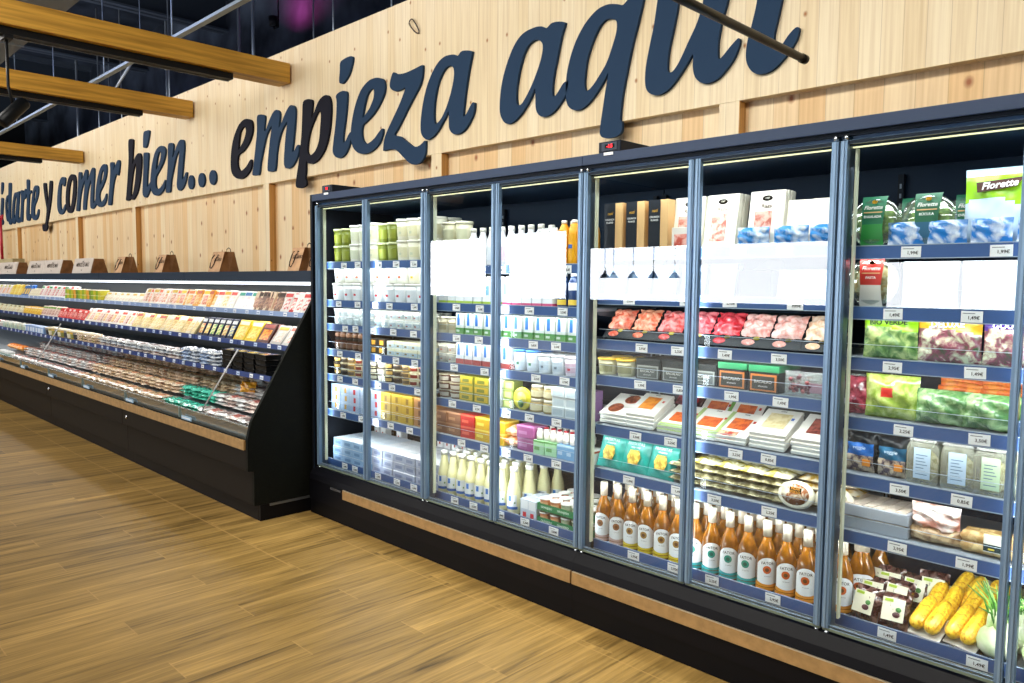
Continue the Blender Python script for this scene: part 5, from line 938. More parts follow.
row(2, 3, spec('grape_pack', 'pack', [('clear_box', gb), ('grapes', gr_), ('side_label', gs)]), 'clear pack of dark red grapes', [-1.365], y=PF+.06); row(2, 3, spec('grape_pack', 'pack', [('clear_box', gb), ('grapes', gr_), ('side_label', gs)]), 'second clear pack of dark grapes half hidden by door post', [-1.235+.02], y=PF+.17)
# fifth shelf: pizza and quiche sleeves
def sleeve(windows, edge=None, w_=.165, h=.20, board='#efece2', blue=False):
    b = MB(); b.box(-w_/2, w_/2, -.008, .008, 0, h, P(board)); ps = [('card_sleeve', b.build(bevel=.0012, seg=1))]
    f = MB()
    for wd in windows:
        if wd[0] == 'c':
            _, cx, cz, rad, c1, c2 = wd; n_ = len(f.v); f.lathe([(0, 0), (rad*.9, 0), (rad, -.002)], mix(c1, c2, 60, .4), 20)
            for i in range(n_, len(f.v)): x, y, z = f.v[i]; f.v[i] = (x+cx, -.0095-z*-1*0, y+cz)
        else:
            _, x0, x1, z0, z1, c1, c2 = wd; f.box(x0, x1, -.0098, -.0082, z0, z1, mix(c1, c2, 45, .35))
    ps.append(('food_window', f))
    if edge: e = MB(); e.box(-w_/2-.0004, w_/2+.0004, -.0092, -.0084, 0, .03, P(edge)); e.box(w_/2-.02, w_/2+.0004, -.0092, -.0084, 0, h, P(edge)); ps.append(('coloured_edge', e))
    d = MB(); join_text(d, 'mini', .016, mat('#4c5148', .5), -.0, -.0104, h*.92); d.box(w_*.33, w_*.40, -.0099, -.0083, h*.62, h*.70, mat('#c83028' if not blue else '#2a66c8', .5)); ps.append(('print', d))
    return spec('printed_card_sleeve_pack', 'pack', ps)
LEAN = (R(-48), 0, 0)
P5 = [(sleeve([('c', -.015, .06, .042, '#8c3c1c', '#d87a4c'), ('c', .03, .15, .042, '#8c3c1c', '#d87a4c')]), 'white sleeve with two round brown pizzas', -2.36, 3),
      (sleeve([('r', -.045, .035, .055, .165, '#d8741c', '#f09a2c')]), 'white sleeve with large orange window', -2.195, 4),
      (sleeve([('r', -.05, .05, .05, .13, '#c8501c', '#e8742c')], '#a8c078'), 'green-edged sleeve with orange window', -2.01, 2),
      (sleeve([('r', -.05, .05, .05, .13, '#c84c18', '#e87430')], '#a8c078'), 'green-edged sleeve with sliced orange window', -1.855, 2),
      (sleeve([('r', -.045, .045, .06, .15, '#b8401c', '#e8742c'), ('r', -.075, .03, .005, .04, '#b02818', '#e8c8a0')]), 'white sleeve with orange slices and red picture', -1.71, 2),
      (sleeve([('r', -.05, .05, .05, .165, '#d8c48c', '#efe0b0')], blue=True), 'white sleeve with pale yellow window and blue dot', -1.53, 4),
      (sleeve([('r', -.035, .035, .05, .165, '#5a2018', '#a8584c')], w_=.15), 'white sleeve with dark striped meat window', -1.345, 4)]
for sp_, d_, x, n_ in P5:
    for k in range(n_):
        lab = '%s, %s, fifth shelf, third door pair' % (d_, 'uppermost' if k == n_-1 else 'layer %d from below' % (k+1))
        put(sp_, (x+.004*(k % 2), PF+.02-.0*k, zs(2, 4)+.012+k*.0185), lab, (R(-66), 0, R(-2+k)), 'card sleeves on the fifth shelf')
bk = [(sleeve([('r', -.05, .05, .05, .15, '#c8501c', '#e8742c')], '#6aa040'), 'rear green-edged sleeve with orange window', -1.94), (sleeve([('r', -.05, .04, .05, .15, '#c8501c', '#e8742c')]), 'rear white sleeve with orange window', -1.78), (sleeve([('r', -.05, .05, .12, .165, '#20241f', '#3a3f38')], board='#2a2f2c'), 'rear dark printed sleeve', -1.62), (sleeve([('r', -.05, .05, .12, .165, '#20241f', '#3a3f38')], board='#343a34'), 'rear charcoal printed sleeve', -1.46), (sleeve([('r', -.06, .06, .1, .165, '#8c2430', '#c85060')], board='#4a1c24'), 'rear dark red sleeve', -2.12), (sleeve([('r', -.06, .06, .1, .165, '#e8e8e0', '#c0c4b8')], board='#5c6058'), 'rear grey sleeve', -1.31)]
for sp_, d_, x in bk: put(sp_, (x, PF+.24, zs(2, 4)+.03), '%s, fifth shelf, third door pair' % d_, (R(-50), 0, 0), 'sleeves in the rear row of the fifth shelf')
# sixth shelf: teal bags, stacked clear packs, round cheese packs
def teal_bag(seed):
    b = MB(); b.pillow(.145, .165, .035, mat('#16988c', .28), seed=seed, crinkle=.0025); w1 = MB()
    w1.sheet(lambda u, v: ((u-.5)*.07*(1-.3*abs(2*v-1)), -.0215-.003*math.sin(math.pi*u), .035+.065*v), 8, 8, mix('#a8842c', '#e8d060', 40, .3))
    l = MB(); join_text(l, 'FRESKITAS', .019, mat('#e8f4f0', .5), 0, -.0185, .128); join_text(l, 'CRUJIENTES', .009, mat('#e8f4f0', .5), 0, -.019, .112)
    return spec('teal_snack_bag', 'bag', [('bag_body', b), ('food_picture', w1), ('lettering', l)])
TBG = teal_bag(1)
row(2, 5, TBG, 'teal snack bag with yellow food picture', [-2.38, -2.225, -2.065], y=PF+.02, depth=3, dy=.05, rot=(R(-20), 0, 0), plural='teal snack bags', jit=.003, scale=1.1)
cp = [lying(.13, .13, .036, mix('#7c7450', '#d4cca4', 34, .18, coat=.6), seed=s_, name='stacked_clear_pack', crk=.004) for s_ in range(3)]; cy_ = lying(.13, .13, .036, mix('#b8a840', '#ece8c8', 26, .18, coat=.6), seed=8, name='stacked_clear_pack')
for i, x in enumerate([-2.0+.055, -1.83, -1.715, -1.60, -1.485]):
    for k in range(4 if i else 3):
        for d in range(2): put(cy_ if k >= 3 else cp[(i+k) % 3], (x+random.uniform(-.004, .004), PF+.07+d*.13, zs(2, 5)+.002+k*.0335), ('clear pack of beige pasta, %s pile from left, %s, sixth shelf' % (ORD[i+1], ['lowest', 'second from below', 'third from below', 'uppermost'][k])) if d == 0 else 'clear pack of beige pasta in the rear piles of the sixth shelf', (0, 0, R(random.uniform(-4, 4))), 'stacked clear packs on the sixth shelf')
def round_pack(fil, lab):
    b = MB(); b.lathe([(0, -.016), (.060, -.014), (.070, 0), (.066, .010), (.060, .013), (0, .013)], mat('#e8e2cc', .3), 30); f = MB(); f.lathe([(0, .0145), (.052, .0140)], fil, 24); l = MB()
    if lab: l.box(-.022, .022, .006, .034, .0150, .0160, mat('#241c10', .4))
    else: l.box(-.03, -.02, .0, .034, .0150, .0160, mat('#4a5058', .4)); l.box(-.012, -.002, .0, .034, .0150, .0160, mat('#4a5058', .4))
    for g_ in (b, f, l):
        for i, (x, y, z) in enumerate(g_.v): g_.v[i] = (x*1.15, -z, y*.85+.062)
    if lab: join_text(l, 'PICAR', .014, mat('#e89a20', .4), 0, -.0165, .085, bold=.0003); join_text(l, 'POLLO', .014, mat('#e89a20', .4), 0, -.0165, .071, bold=.0003)
    return spec('round_ready_meal', 'pack', [('round_tub', b), ('food_window', f), ('label_patch', l)])
row(2, 5, round_pack(mix('#a85a1c', '#f0e4c8', 40, pos=(.45, .6)), True), 'round white pack with black and orange label', [-1.385], y=PF+.0, rot=(R(-14), 0, 0), rz=0, jit=0); row(2, 5, round_pack(mix('#b0a880', '#dcd6b8', 30), False), 'round pale pack half behind door post', [-1.235], y=PF+.02, rot=(R(-14), 0, 0), rz=0, jit=0)
sn = lying(.14, .13, .034, mix('#c8a040', '#f2ead0', 16, .18, coat=.6), seed=12, name='sandwich_pack')
for k in range(4): put(sn, (-1.35+.008*(k % 2), PF+.13, zs(2, 5)+.002+k*.033), 'clear pack of white rolls, %s, behind the round pack' % ['lowest', 'second from below', 'third from below', 'uppermost'][k], group='packs of rolls'); put(sn, (-1.225, PF+.14, zs(2, 5)+.002+k*.033), 'clear pack of rolls by door post, %s, sixth shelf' % ['lowest', 'second from below', 'third from below', 'uppermost'][k], group='packs of rolls')
# bottom deck: amber bottles with sun labels
SB = {'p': sun_bottle('#c8a8a0', '#8a5a34'), 'y': sun_bottle('#d8c02c', '#9c7a38'), 't': sun_bottle('#2aa8a8', '#1c8f7c'), 'o': sun_bottle('#e0922a', '#c85a1c')}
NM = {'p': 'dusty pink', 'y': 'yellow', 't': 'turquoise', 'o': 'orange'}
seq = 'ppyyyyttttooo'; bx = [-2.425+.0902*i for i in range(13)]
for i, c in enumerate(seq):
    k = seq[:i].count(c); n_ = seq.count(c)
    for d in range(4):
        lab = 'amber bottle with %s base band, %s of %d from left, front row' % (NM[c], ORD[k+1], n_) if d == 0 else 'amber bottle behind the %s-banded front bottles, bottom shelf' % NM[c]
        put(SB[c], (bx[i]+.012*d, PF+.05+.09*d, zs(2, 6)+.001), lab, (0, 0, R(14+(i*37+d*11) % 22)), 'amber bottles with sun labels', 1.07)

# ================= door pair four
def salad_bowl(sl, txt, leaf):
    b = MB(); b.lathe([(0, -.035), (.07, -.034), (.088, -.02), (.095, 0)], clear('#e6f0e2', gloss=.14, rough=.05, body=.10), 32); l_ = MB(); l_.lathe([(.095, 0), (.097, .003), (.094, .006), (.080, .016), (0, .02)], clear('#f0f6ee', gloss=.14, rough=.05, body=.06), 32)
    f = MB(); f.dome(0, 0, -.010, .078, .074, .022, leaf, 24, 10, lump=.07, seed=3); f.dome(.02, .02, -.004, .05, .045, .022, leaf, 16, 8, lump=.1, seed=6)
    s_ = MB()
    s_.sheet(lambda u, v: ((u-.5)*(.075+.03*abs(v-.4)), (v-.5)*.194, .0225-.016*(2*abs(v-.5))**3), 4, 16, lambda u, v: P(sl[0]) if v > .42 else P(sl[1]))
    for g_ in (b, l_, f, s_):
        for i, (x, y, z) in enumerate(g_.v): g_.v[i] = (x, -z, y+.097)
    t_ = MB(); join_text(t_, 'Florette', .021, mat('#f4f6f0', .4), 0, -.0255, .148, shear=.3, bold=.0004); t_.box(-.034, .034, -.0245, -.0237, .128, .1325, mat('#d8b078', .4)); join_text(t_, txt, .013, mat('#f0f4f0', .4), 0, -.0252, .113, bold=.0003)
    n_ = len(t_.v); t_.lathe([(0, 0), (.008, 0)], mat('#e8b020', .4), 12)
    for i in range(n_, len(t_.v)): x, y, z = t_.v[i]; t_.v[i] = (x*1.3+.004, -.0243, y+.170)
    return spec('salad_bowl', 'salad bowl', [('bowl', b), ('clear_lid', l_), ('salad_leaves', f), ('card_sleeve', s_), ('lettering', t_, 3)])
LEAF = mix('#3c6a20', '#a8c45c', 40, .35, pos=(.35, .65), c3='#6f9a34')
row(3, 0, salad_bowl(('#146a48', '#2c8a3c'), 'ENSALADA', LEAF), 'clear salad bowl with all-green sleeve', [-1.12], y=PF+.02, rot=(R(-6), 0, 0), rz=0); row(3, 0, salad_bowl(('#0f5c3c', '#1c5a7a'), 'RÚCULA', LEAF), 'clear salad bowl with green and blue sleeve', [-.935], y=PF+.02, rot=(R(-6), 0, 0), rz=0)
row(3, 0, salad_bowl(('#146a48', '#2c8a3c'), 'ENSALADA', LEAF), 'salad bowl behind the front bowls', [-1.02, -.83], y=PF+.15, rot=(R(-6), 0, 0), rz=0)
def header_bag(w_, h, hd, body, txt, tc='#ffffff', t=.05, seed=1, band='#4a2c22', ty=.83, hd2=None, brand=True, top=.60):
    b = MB(); b.pillow(w_, h, t, lambda u, v: (hd if (v > top+.06*math.sin(5*u)) and not (hd2 and v > .90) else (hd2 if hd2 and v > .90 else body)), nu=16, nv=20, seed=seed, crinkle=.004); l = MB()
    if brand:
        l.prism([(-w_*.30, h*(ty-.085)), (w_*.20, h*(ty-.035)), (w_*.30, h*(ty+.085)), (-w_*.05, h*(ty+.06)), (-w_*.32, h*(ty+.045))], -t*.5-.009, -t*.5-.005, P(band), axis='Y')
        join_text(l, txt, w_*.145, P(tc), -.004, -t*.5-.0098, h*(ty+.0), shear=.3, bold=.0007, rot=.08)
    else: join_text(l, txt, w_*.14, P(tc), 0, -t*.5-.006, h*ty, bold=.0007, rot=.04)
    return spec('salad_bag', 'salad bag', [('bag_body', b), ('brand_print', l)])
SAL = mix('#2f5a2a', '#c8d88c', 30, .2, pos=(.3, .66), c3='#7a9c5c', coat=.7); SALR = mix('#2c5a34', '#e0e4c0', 26, .2, pos=(.3, .64), c3='#8c4a5c', coat=.7)
row(3, 0, header_bag(.235, .27, mat('#8cc41c', .25), mat('#c8def0', .2), 'Florette', hd2=mat('#b8dff0', .25), ty=.76, top=.55, seed=2), 'large lime green and blue salad bag', [-.71], y=PF+.06, rot=(R(-3), 0, 0), rz=0); row(3, 0, header_bag(.20, .24, mat('#a8d040', .25), mat('#d0e0f0', .2), 'Florette', ty=.76, top=.55, seed=9), 'lime salad bag at the right picture edge', [-.47], y=PF+.07, rz=0)
cb = MB(); cb.pillow(.13, .09, .05, mix('#2c7cc8', '#eef4fa', 12, .15, coat=.7), seed=7, crinkle=.007)
row(3, 0, spec('blue_crinkled_bag', 'bag', [('bag_body', cb)]), 'small crinkled blue bag before the bowls', [-1.0, -.86, -.72, -.58], y=PF-.0+.012, plural='small crinkled blue bags', scale=(1, .5, 1))
row(3, 1, salad_bowl(('#c83228', '#d8d8d0'), 'PASTA', mix('#c8a050', '#e8dcb0', 40)), 'clear salad bowl with red sleeve', [-1.115], y=PF+.02, rz=0); row(3, 1, header_bag(.19, .175, mat('#e8eef2', .25), mat('#dfe6ea', .2), 'brotes', '#4c8a3c', brand=False, seed=4), 'pale salad bag', [-.92, -.72, -.52], y=PF+.05, rz=2)
row(3, 2, header_bag(.20, .175, mat('#8cc820', .25), SAL, 'BIO VERDE', ty=.80, top=.66, brand=False, seed=11, tc='#1f2a12'), 'salad bag with lime green header', [-1.05], y=PF+.05, rz=0); row(3, 2, header_bag(.215, .175, mat('#d8a42c', .25), SALR, 'DELUXE', ty=.80, top=.68, brand=False, seed=13), 'salad bag with yellow and pink header', [-.85], y=PF+.055, rz=0); row(3, 2, header_bag(.20, .175, mat('#4c2a8c', .25), SALR, 'GOURMET', ty=.82, top=.70, brand=False, seed=15), 'salad bag with violet header', [-.64, -.43], y=PF+.05, rz=0)
# fourth shelf: mixed leaf bags, carrots, lettuces
leafy = [mix('#6a9420', '#dce88c', 22, .2, pos=(.3, .66), c3='#a8c04c', coat=.6), mix('#2f6a3c', '#a8c88c', 26, .2, pos=(.3, .66), c3='#5c8a4c', coat=.6)]
lb = MB(); lb.pillow(.20, .17, .09, lambda u, v: mat('#c8281c', .3) if (.35 < u < .6 and .5 < v < .72) else leafy[0], nu=14, nv=14, seed=21, crinkle=.006); row(3, 3, spec('leaf_salad_bag', 'salad bag', [('bag_body', lb)]), 'clear bag of pale lettuce with red print', [-1.04], y=PF+.06, rz=0)
lb = MB(); lb.pillow(.19, .13, .10, leafy[1], nu=14, nv=14, seed=22, crinkle=.008); row(3, 3, spec('leaf_salad_bag', 'salad bag', [('bag_body', lb)]), 'clear bag of dark green leaves', [-.86, -.70], y=PF+.055, rz=0)
rp_ = MB(); rp_.pillow(.14, .15, .07, mix('#7c1c30', '#d85a6c', 24, .2, coat=.6), seed=23, crinkle=.006); row(3, 3, spec('radish_bag', 'bag', [('bag_body', rp_)]), 'crinkled bag of red radishes by door post', [-1.155], y=PF+.09, rz=0)
ca = MB(); rnd = random.Random(3)
for i in range(7):
    y0 = -.045+.015*i; z0 = .018+.014*(i % 3); ca.tube([(-.10+rnd.uniform(0, .02), y0, z0), (-.04, y0+.004, z0+.003), (.03, y0, z0), (.085, y0-.003, z0-.002)], [.016, .0155, .0125, .006], mix('#e0681c', '#f49434', 30, .35), 10)
cf = MB(); cf.box(-.11, .105, -.062, .062, 0, .004, mat('#e8e8e8', .4)); CAR = spec('carrot_pack', 'pack', [('carrots', ca), ('foam_tray', cf)]); 
for i, x in enumerate((-.80, -.66)):
    put(CAR, (x, PF+.17, zs(3, 3)+.115), 'pack of orange carrots, %s of the two, fourth shelf, rightmost doors' % ('left', 'right')[i], (R(8), 0, R(3)), 'carrot packs')
    fb = MB(); fb.box(-.1, .1, -.06, .06, 0, .108, mat('#2a3a4c', .5)); put(spec('dark_crate', 'crate', [('crate_body', fb.build(bevel=.004))]), (x, PF+.17, zs(3, 3)+.002), 'dark crate under the %s carrot pack' % ('left', 'right')[i], group='dark crates under the carrots', scale=(.69, 1, 1))
tb = MB(); tb.pillow(.10, .15, .06, mix('#c8b83c', '#f2ecb8', 14, .25, coat=.5), seed=25, crinkle=.003); tl = MB(); tl.box(-.06, .06, -.045, -.04, 0, .055, mat('#2c4f7c', .3)); join_text(tl, 'TIERNAS', .022, mat('#c8dcec', .5), 0, -.0462, .028)
row(3, 3, spec('lettuce_heart_pack', 'pack', [('lettuce_heart', tb), ('printed_band', tl)]), 'pale yellow lettuce heart pack with blue band', [-.56, -.44], y=PF+.05, rz=0)
# fifth shelf: black pouches, clear punnets with labels
def dark_pouch(seed, c):
    b = MB(); b.pillow(.125, .155, .05, lambda u, v: mat('#14181c', .25) if v > .72 or u < .12 or u > .88 else (mat(c, .25) if v > .42 else mix('#4a3a50', '#c8b8a0', 40, .3)), nu=12, nv=16, seed=seed, crinkle=.006); l = MB(); l.box(.015, .045, -.036, -.031, .03, .055, mat('#e08a1c', .4)); join_text(l, 'veggie', .02, mat('#cfe4f0', .4), 0, -.034, .10, shear=.2)
    return spec('dark_food_pouch', 'pouch', [('pouch_body', b), ('printed_patch', l)])
row(3, 4, dark_pouch(31, '#1c62b0'), 'black and blue food pouch', [-1.14], y=PF+.05, depth=2, dy=.06, rz=0); row(3, 4, dark_pouch(32, '#1c5a7c'), 'black and teal food pouch with orange patch', [-1.02], y=PF+.05, depth=2, dy=.06, rz=0)
def punnet(lc):
    b = MB(); b.prism([(-.05, 0), (.05, 0), (.056, .012), (.056, .135), (.046, .155), (-.046, .155), (-.056, .135), (-.056, .012)], -.04, .04, clear('#eef0dc', gloss=.14, rough=.08, body=.22), axis='Y')
    f = MB(); f.dome(0, 0, .065, .046, .032, .060, mix('#b0a860', '#eee8c0', 60, .5), 14, 10, lump=.05); l = MB(); l.box(-.030, .028, -.0425, -.0408, .02, .135, P(lc)); 
    for q in range(7): l.box(-.022, .018-.006*(q % 3), -.0429, -.0424, .035+.012*q, .038+.012*q, mat('#56708c', .5))
    c = MB(); c.prism([(-.052, .158), (.052, .158), (.045, .168), (-.045, .168)], -.042, .042, clear('#f4f6ee', gloss=.16, rough=.08, body=.2), axis='Y')
    return spec('clear_punnet', 'punnet', [('punnet_body', b), ('sprouts', f), ('paper_label', l), ('clear_lid', c)])
row(3, 4, punnet('#b8cfe4'), 'clear sprout punnet with pale blue label', [-.905, -.79], y=PF+.05, depth=3, dy=.09, half=.03); row(3, 4, punnet('#c0d8b4'), 'clear sprout punnet with pale green label', [-.68, -.565, -.45], y=PF+.05, depth=3, dy=.09, half=.03)
# sixth shelf: compartment tray, sausage bag, parsnips
gb2 = MB(); gb2.box(-.125, .125, -.10, .10, 0, .045, mat('#9aa2ac', .35)); tp = MB()
for i in range(6):
    for j in range(4): tp.box(-.118+.0395*i, -.118+.0395*i+.035, -.095+.048*j, -.095+.048*j+.043, .0453, .050, mat('#d8c8b8', .3))
row(3, 5, spec('compartment_tray', 'tray', [('tray_body', gb2.build(bevel=.002, seg=1)), ('filled_compartments', tp)]), 'grey tray with many small pale compartments', [-1.07], y=PF+.11, tiers=2, dz=.051, rz=0)
sg = MB(); sg.pillow(.20, .06, .09, mix('#8a6a48', '#c8ac84', 30, .3, coat=.5), seed=41, crinkle=.004)
for (i, (x, y, z)) in enumerate(sg.v): sg.v[i] = (x, y, z)
tf = MB(); rnd = random.Random(9)
tf.pillow(.17, .10, .06, mix('#d8907c', '#fbf4ee', 18, .15, pos=(.35, .6), coat=.8), seed=42, crinkle=.014, z0=.045)
row(3, 5, spec('sausage_bag', 'bag', [('bag_body', sg), ('crumpled_top', tf)]), 'sausage bag with crumpled pink and clear top', [-.865], y=PF+.06, rz=0)
pn = MB(); rnd = random.Random(5)
for i in range(4):
    z0 = .024+.036*(i//2); y0 = -.02+.05*(i % 2); pn.tube([(-.115, y0, z0), (-.105, y0, z0), (-.02, y0+.004, z0+.002), (.10, y0-.004, z0-.003), (.125, y0, z0)], [.006, .021, .023, .021, .008], mix('#a8834c', '#d8bc84', 26, .5), 12)
pl = MB(); pl.box(-.035, .045, -.0475, -.044, .022, .085, mat('#e4e2d4', .4)); pl.box(-.035, .02, -.0482, -.0474, .025, .05, mat('#24383c', .4)); pl.box(-.02, .0, -.0487, -.0481, .030, .036, mat('#d8c03c', .4))
row(3, 5, spec('parsnip_pack', 'pack', [('parsnips', pn), ('paper_label', pl)]), 'pack of brown roots with white label', [-.66, -.39], y=PF+.06, rz=0)
# bottom deck: beet packs, sweetcorn, fennel, a last amber bottle pair
for i, x in enumerate((-1.20, -1.15)):
    for d in range(2): put(SB['o'], (x+.03*d, PF+.06+.1*i+.09*d, zs(3, 6)+.001), ('amber bottle right of the door post, %s' % ('front', 'behind it')[i]) if d == 0 else 'amber bottle in shade behind the beetroot packs', (0, 0, R(25)), 'amber bottles with sun labels', 1.07)
def beet(seed):
    b = MB(); b.pillow(.10, .125, .045, mix('#3a1418', '#8a6a60', 34, .15, pos=(.45, .7), coat=.8), seed=seed, crinkle=.007); l = MB()
    l.sheet(lambda u, v: ((u-.5)*.074, -.031-.002*math.sin(3*u), .022+.080*v), 4, 4, mat('#ddd8c0', .45)); l.box(-.03, -.002, -.0345, -.033, .088, .098, mat('#9cb82c', .4))
    k = MB(); k.dome(.012, -.034, .045, .013, .002, .010, mat('#4a1c24', .4), 10, 6); k.dome(.018, -.034, .064, .010, .002, .009, mat('#3c7a34', .4), 8, 5)
    return spec('beetroot_pack', 'pack', [('wrapper', b), ('paper_label', l), ('printed_picture', k, 1)])
BT = [beet(51), beet(52)]
for i, (x, y, z, a, b_) in enumerate([(-1.035, .03, 0, -24, -8), (-.925, .03, 0, -28, 6), (-1.03, .10, .02, -24, 3), (-.94, .11, .03, -22, -6), (-.99, .18, .05, -18, 6), (-.90, .18, .045, -26, -4), (-1.06, .20, .05, -18, -10), (-.84, .22, .06, -14, 8)]):
    put(BT[i % 2], (x-.065, PF+y, zs(3, 6)+.003+z), 'beetroot pack with cream label, %s, bottom shelf, rightmost doors' % ['front left', 'front right', 'second row left', 'second row right', 'third row middle', 'third row right', 'third row left', 'rearmost'][i], (R(a), 0, R(b_)), 'beetroot packs', 1.08)
def corn():
    c = MB(); k_ = mix('#dc9408', '#ffd23c', 150, .3, 'cell', pos=(.1, .6), coat=.4)
    for cx in (-.026, .026):
        def fn(u, v, cx=cx):
            a = 2*math.pi*u; tz = v; rad = .0275*(1-.16*tz)*max(0, 1-abs(2*tz-1)**5)**.5+.0002
            bump = 1+.05*math.cos(12*a)*abs(math.sin(math.pi*15*tz)); return (cx+rad*bump*math.cos(a), rad*bump*math.sin(a)-.0, .15*tz)
        c.sheet(fn, 48, 45, k_)
    t_ = MB(); t_.box(-.056, .056, .030, .034, -.006, .158, mat('#e4e2da', .4))
    return spec('sweetcorn_pack', 'pack', [('corn_cobs', c), ('foam_tray', t_)])
CO = corn()
for i, (x, y, z, a, r_) in enumerate([(-.885, .05, .03, -58, -12), (-.765, .055, .03, -56, -16), (-.865, .145, .055, -50, -10), (-.75, .16, .06, -48, -18), (-.82, .24, .08, -45, -24), (-.69, .24, .07, -42, -10)]):
    put(CO, (x, PF+y-.03, zs(3, 6)+.006+z), 'pack of two yellow corn cobs, %s, bottom shelf' % ['front left', 'front right', 'middle left', 'middle right', 'rear left', 'rear right'][i], (R(a), 0, R(r_)), 'sweetcorn packs', 1.08)
def fennel(seed):
    rnd = random.Random(seed); b = MB(); m = mix('#a8c478', '#f2f4dc', 12, .3, pos=(.3, .6))
    b.lathe([(0, 0), (.03, .003), (.052, .025), (.058, .05), (.048, .078), (.03, .098), (.022, .108)], m, 24)
    for k in range(5): b.lathe([(.006, .07), (.016, .09), (.014, .125), (.008, .15)], m, 10, .018*math.cos(k*1.25), .018*math.sin(k*1.25))
    s_ = MB()
    for k in range(38):
        a = rnd.uniform(0, 6.28); q = rnd.uniform(.2, 1); L_ = rnd.uniform(.08, .15); r0 = .018*q
        p0 = (r0*math.cos(a), r0*math.sin(a), .10); p1 = (p0[0]+.03*q*math.cos(a), p0[1]+.03*q*math.sin(a), .10+L_*.55); p2 = (p1[0]+.05*q*math.cos(a)+rnd.uniform(-.02, .02), p1[1]+.05*q*math.sin(a)+rnd.uniform(-.02, .02), .10+L_*(1-.2*q))
        s_.tube([p0, p1, p2], [.0042, .0032, .0012], mat(rnd.choice(['#5c9a34', '#8cc05c', '#3c7a2c', '#b4d488']), .4), 5)
    return spec('fennel_bulb', 'fennel', [('bulb', b), ('stalks', s_)])
FN = fennel(71)
for i, (x, y, a) in enumerate([(-.645, .055, 0), (-.50, .06, 60), (-.59, .18, 140), (-.355, .07, 200), (-.42, .19, 30)]):
    put(FN, (x, PF+y, zs(3, 6)+.001), 'pale green fennel bulb with upright stalks, %s, bottom shelf' % ['front left by the corn', 'front, second from left', 'second row left', 'front right at the picture edge', 'second row right'][i], (R(-4), 0, R(a)), 'fennel bulbs', 1.15)

# ================= goods in the open case
def zone(name, cat, builder, desc, x0, x1, pitch, y, z, lean=-24, rz=2, wh='', rows=1, ddy=.05, jit=.006, plural=None, dzr=0):
    """from x0 (right) leftwards to x1"""
    n_ = int(round((x0-x1)/pitch)); rnd = random.Random(int(abs(x0)*131+z*977))
    for i in range(max(1, n_)):
        sp_ = builder[i % len(builder)] if isinstance(builder, list) else builder
        for d in range(min(rows, 2)):
            o_ = ORD[i+1] if i+1 < len(ORD) else '%dth' % (i+1)
            lab = '%s %s from right, %s' % (o_, desc, wh) if d == 0 else '%s behind the front row, %s' % (desc, wh)
            put(sp_, (x0-pitch*(i+.5)+rnd.uniform(-jit, jit), y+ddy*d, z+dzr*d+rnd.uniform(0, .002)), lab, (R(lean+rnd.uniform(-3, 3)), 0, R(rnd.uniform(-rz, rz))), (plural or desc+'s')+', '+wh)
def bp(board, food1, food2, panel=None, w_=.135, h=.17, t=.016, name='cold_cut_pack', seed=0): return blister(w_, h, board, panel, mix(food1, food2, 40, .3), t=t, name=name, seed=seed)
def bp_(name, *a, **k): return bp(*a, name=name, **k)
S1 = (2.934+.045, 1.458+.004); S2 = (2.798+.045, 1.221+.004); S3 = (2.654+.075, 1.009+.004)
w1_ = 'top open-case shelf'; w2_ = 'middle open-case shelf'; w3_ = 'lowest open-case shelf'; w4_ = 'front well of the open case'
zone('', '', [bp_('ham_pack', '#d8d4d0', '#b81c1c', '#f0e8e4', '#c81818'), bp_('ham_pack', '#f0eeea', '#c82c24', '#f4f0ec', '#e8e4e0'), bp_('ham_pack', '#b81c20', '#d84030', '#f4e0dc', '#f4f0ec')], 'red and white ham pack', -5.10, -5.52, .10, *S1, wh=w1_, rows=3)
zone('', '', [bp_('cured_ham_pack', '#6a4a3a', '#5a2c1c', '#a87a5c', '#3a2a22'), bp_('cured_ham_pack', '#d8c0a0', '#8a4a34', '#c89a7c', None)], 'brown cured ham pack', -5.52, -5.96, .055, *S1, wh=w1_, rows=3, rz=10)
zone('', '', [bp_('cheese_pack', '#f2f4f2', '#e8f0ec', '#ffffff', '#2ca890'), bp_('cheese_pack', '#eef2f2', '#f0e0e4', '#ffffff', '#2c7cc0')], 'white pack with teal print', -5.96, -6.34, .12, *S1, wh=w1_, rows=3)
zone('', '', [bp_('cheese_pack', '#f4f0e8', '#f4e4d0', '#ffffff', '#e84a3c'), bp_('cheese_pack', '#f6f2e4', '#f0c860', '#fff8e0', '#e8b81c')], 'white and yellow cheese pack', -6.34, -6.72, .12, *S1, wh=w1_, rows=3)
zone('', '', [bp_('cheddar_pack', '#f0e4cc', '#e8a02c', '#f4d890', '#e87c1c'), bp_('cheddar_pack', '#f0a838', '#e88c24', '#f8d890', '#c85014'), bp_('cheddar_pack', '#f4ecd8', '#d85c28', '#f4c0a0', '#f0d020')], 'orange and yellow cheese pack', -6.72, -7.55, .085, *S1, wh=w1_, rows=3)
zone('', '', [bp_('ham_pack', '#f0dcd0', '#e07c4c', '#f4d0bc', '#e85c1c'), bp_('ham_pack', '#f2ece0', '#b85c34', '#f0c8a8', '#d8b020'), bp_('ham_pack', '#f4e8dc', '#e8a898', '#fbece4', None)], 'slanting orange and white ham pack', -7.55, -8.45, .075, *S1, wh=w1_, rows=3, rz=8)
zone('', '', [bp_('soft_cheese_pack', '#f4ecd4', '#f0e4c0', '#fffaf0', '#e8c040', h=.11), bp_('soft_cheese_pack', '#f4f0e4', '#f0d8b0', '#fffaf0', None, h=.11)], 'low white and yellow cheese pack', -8.45, -9.6, .10, *S1, wh=w1_, rows=3)
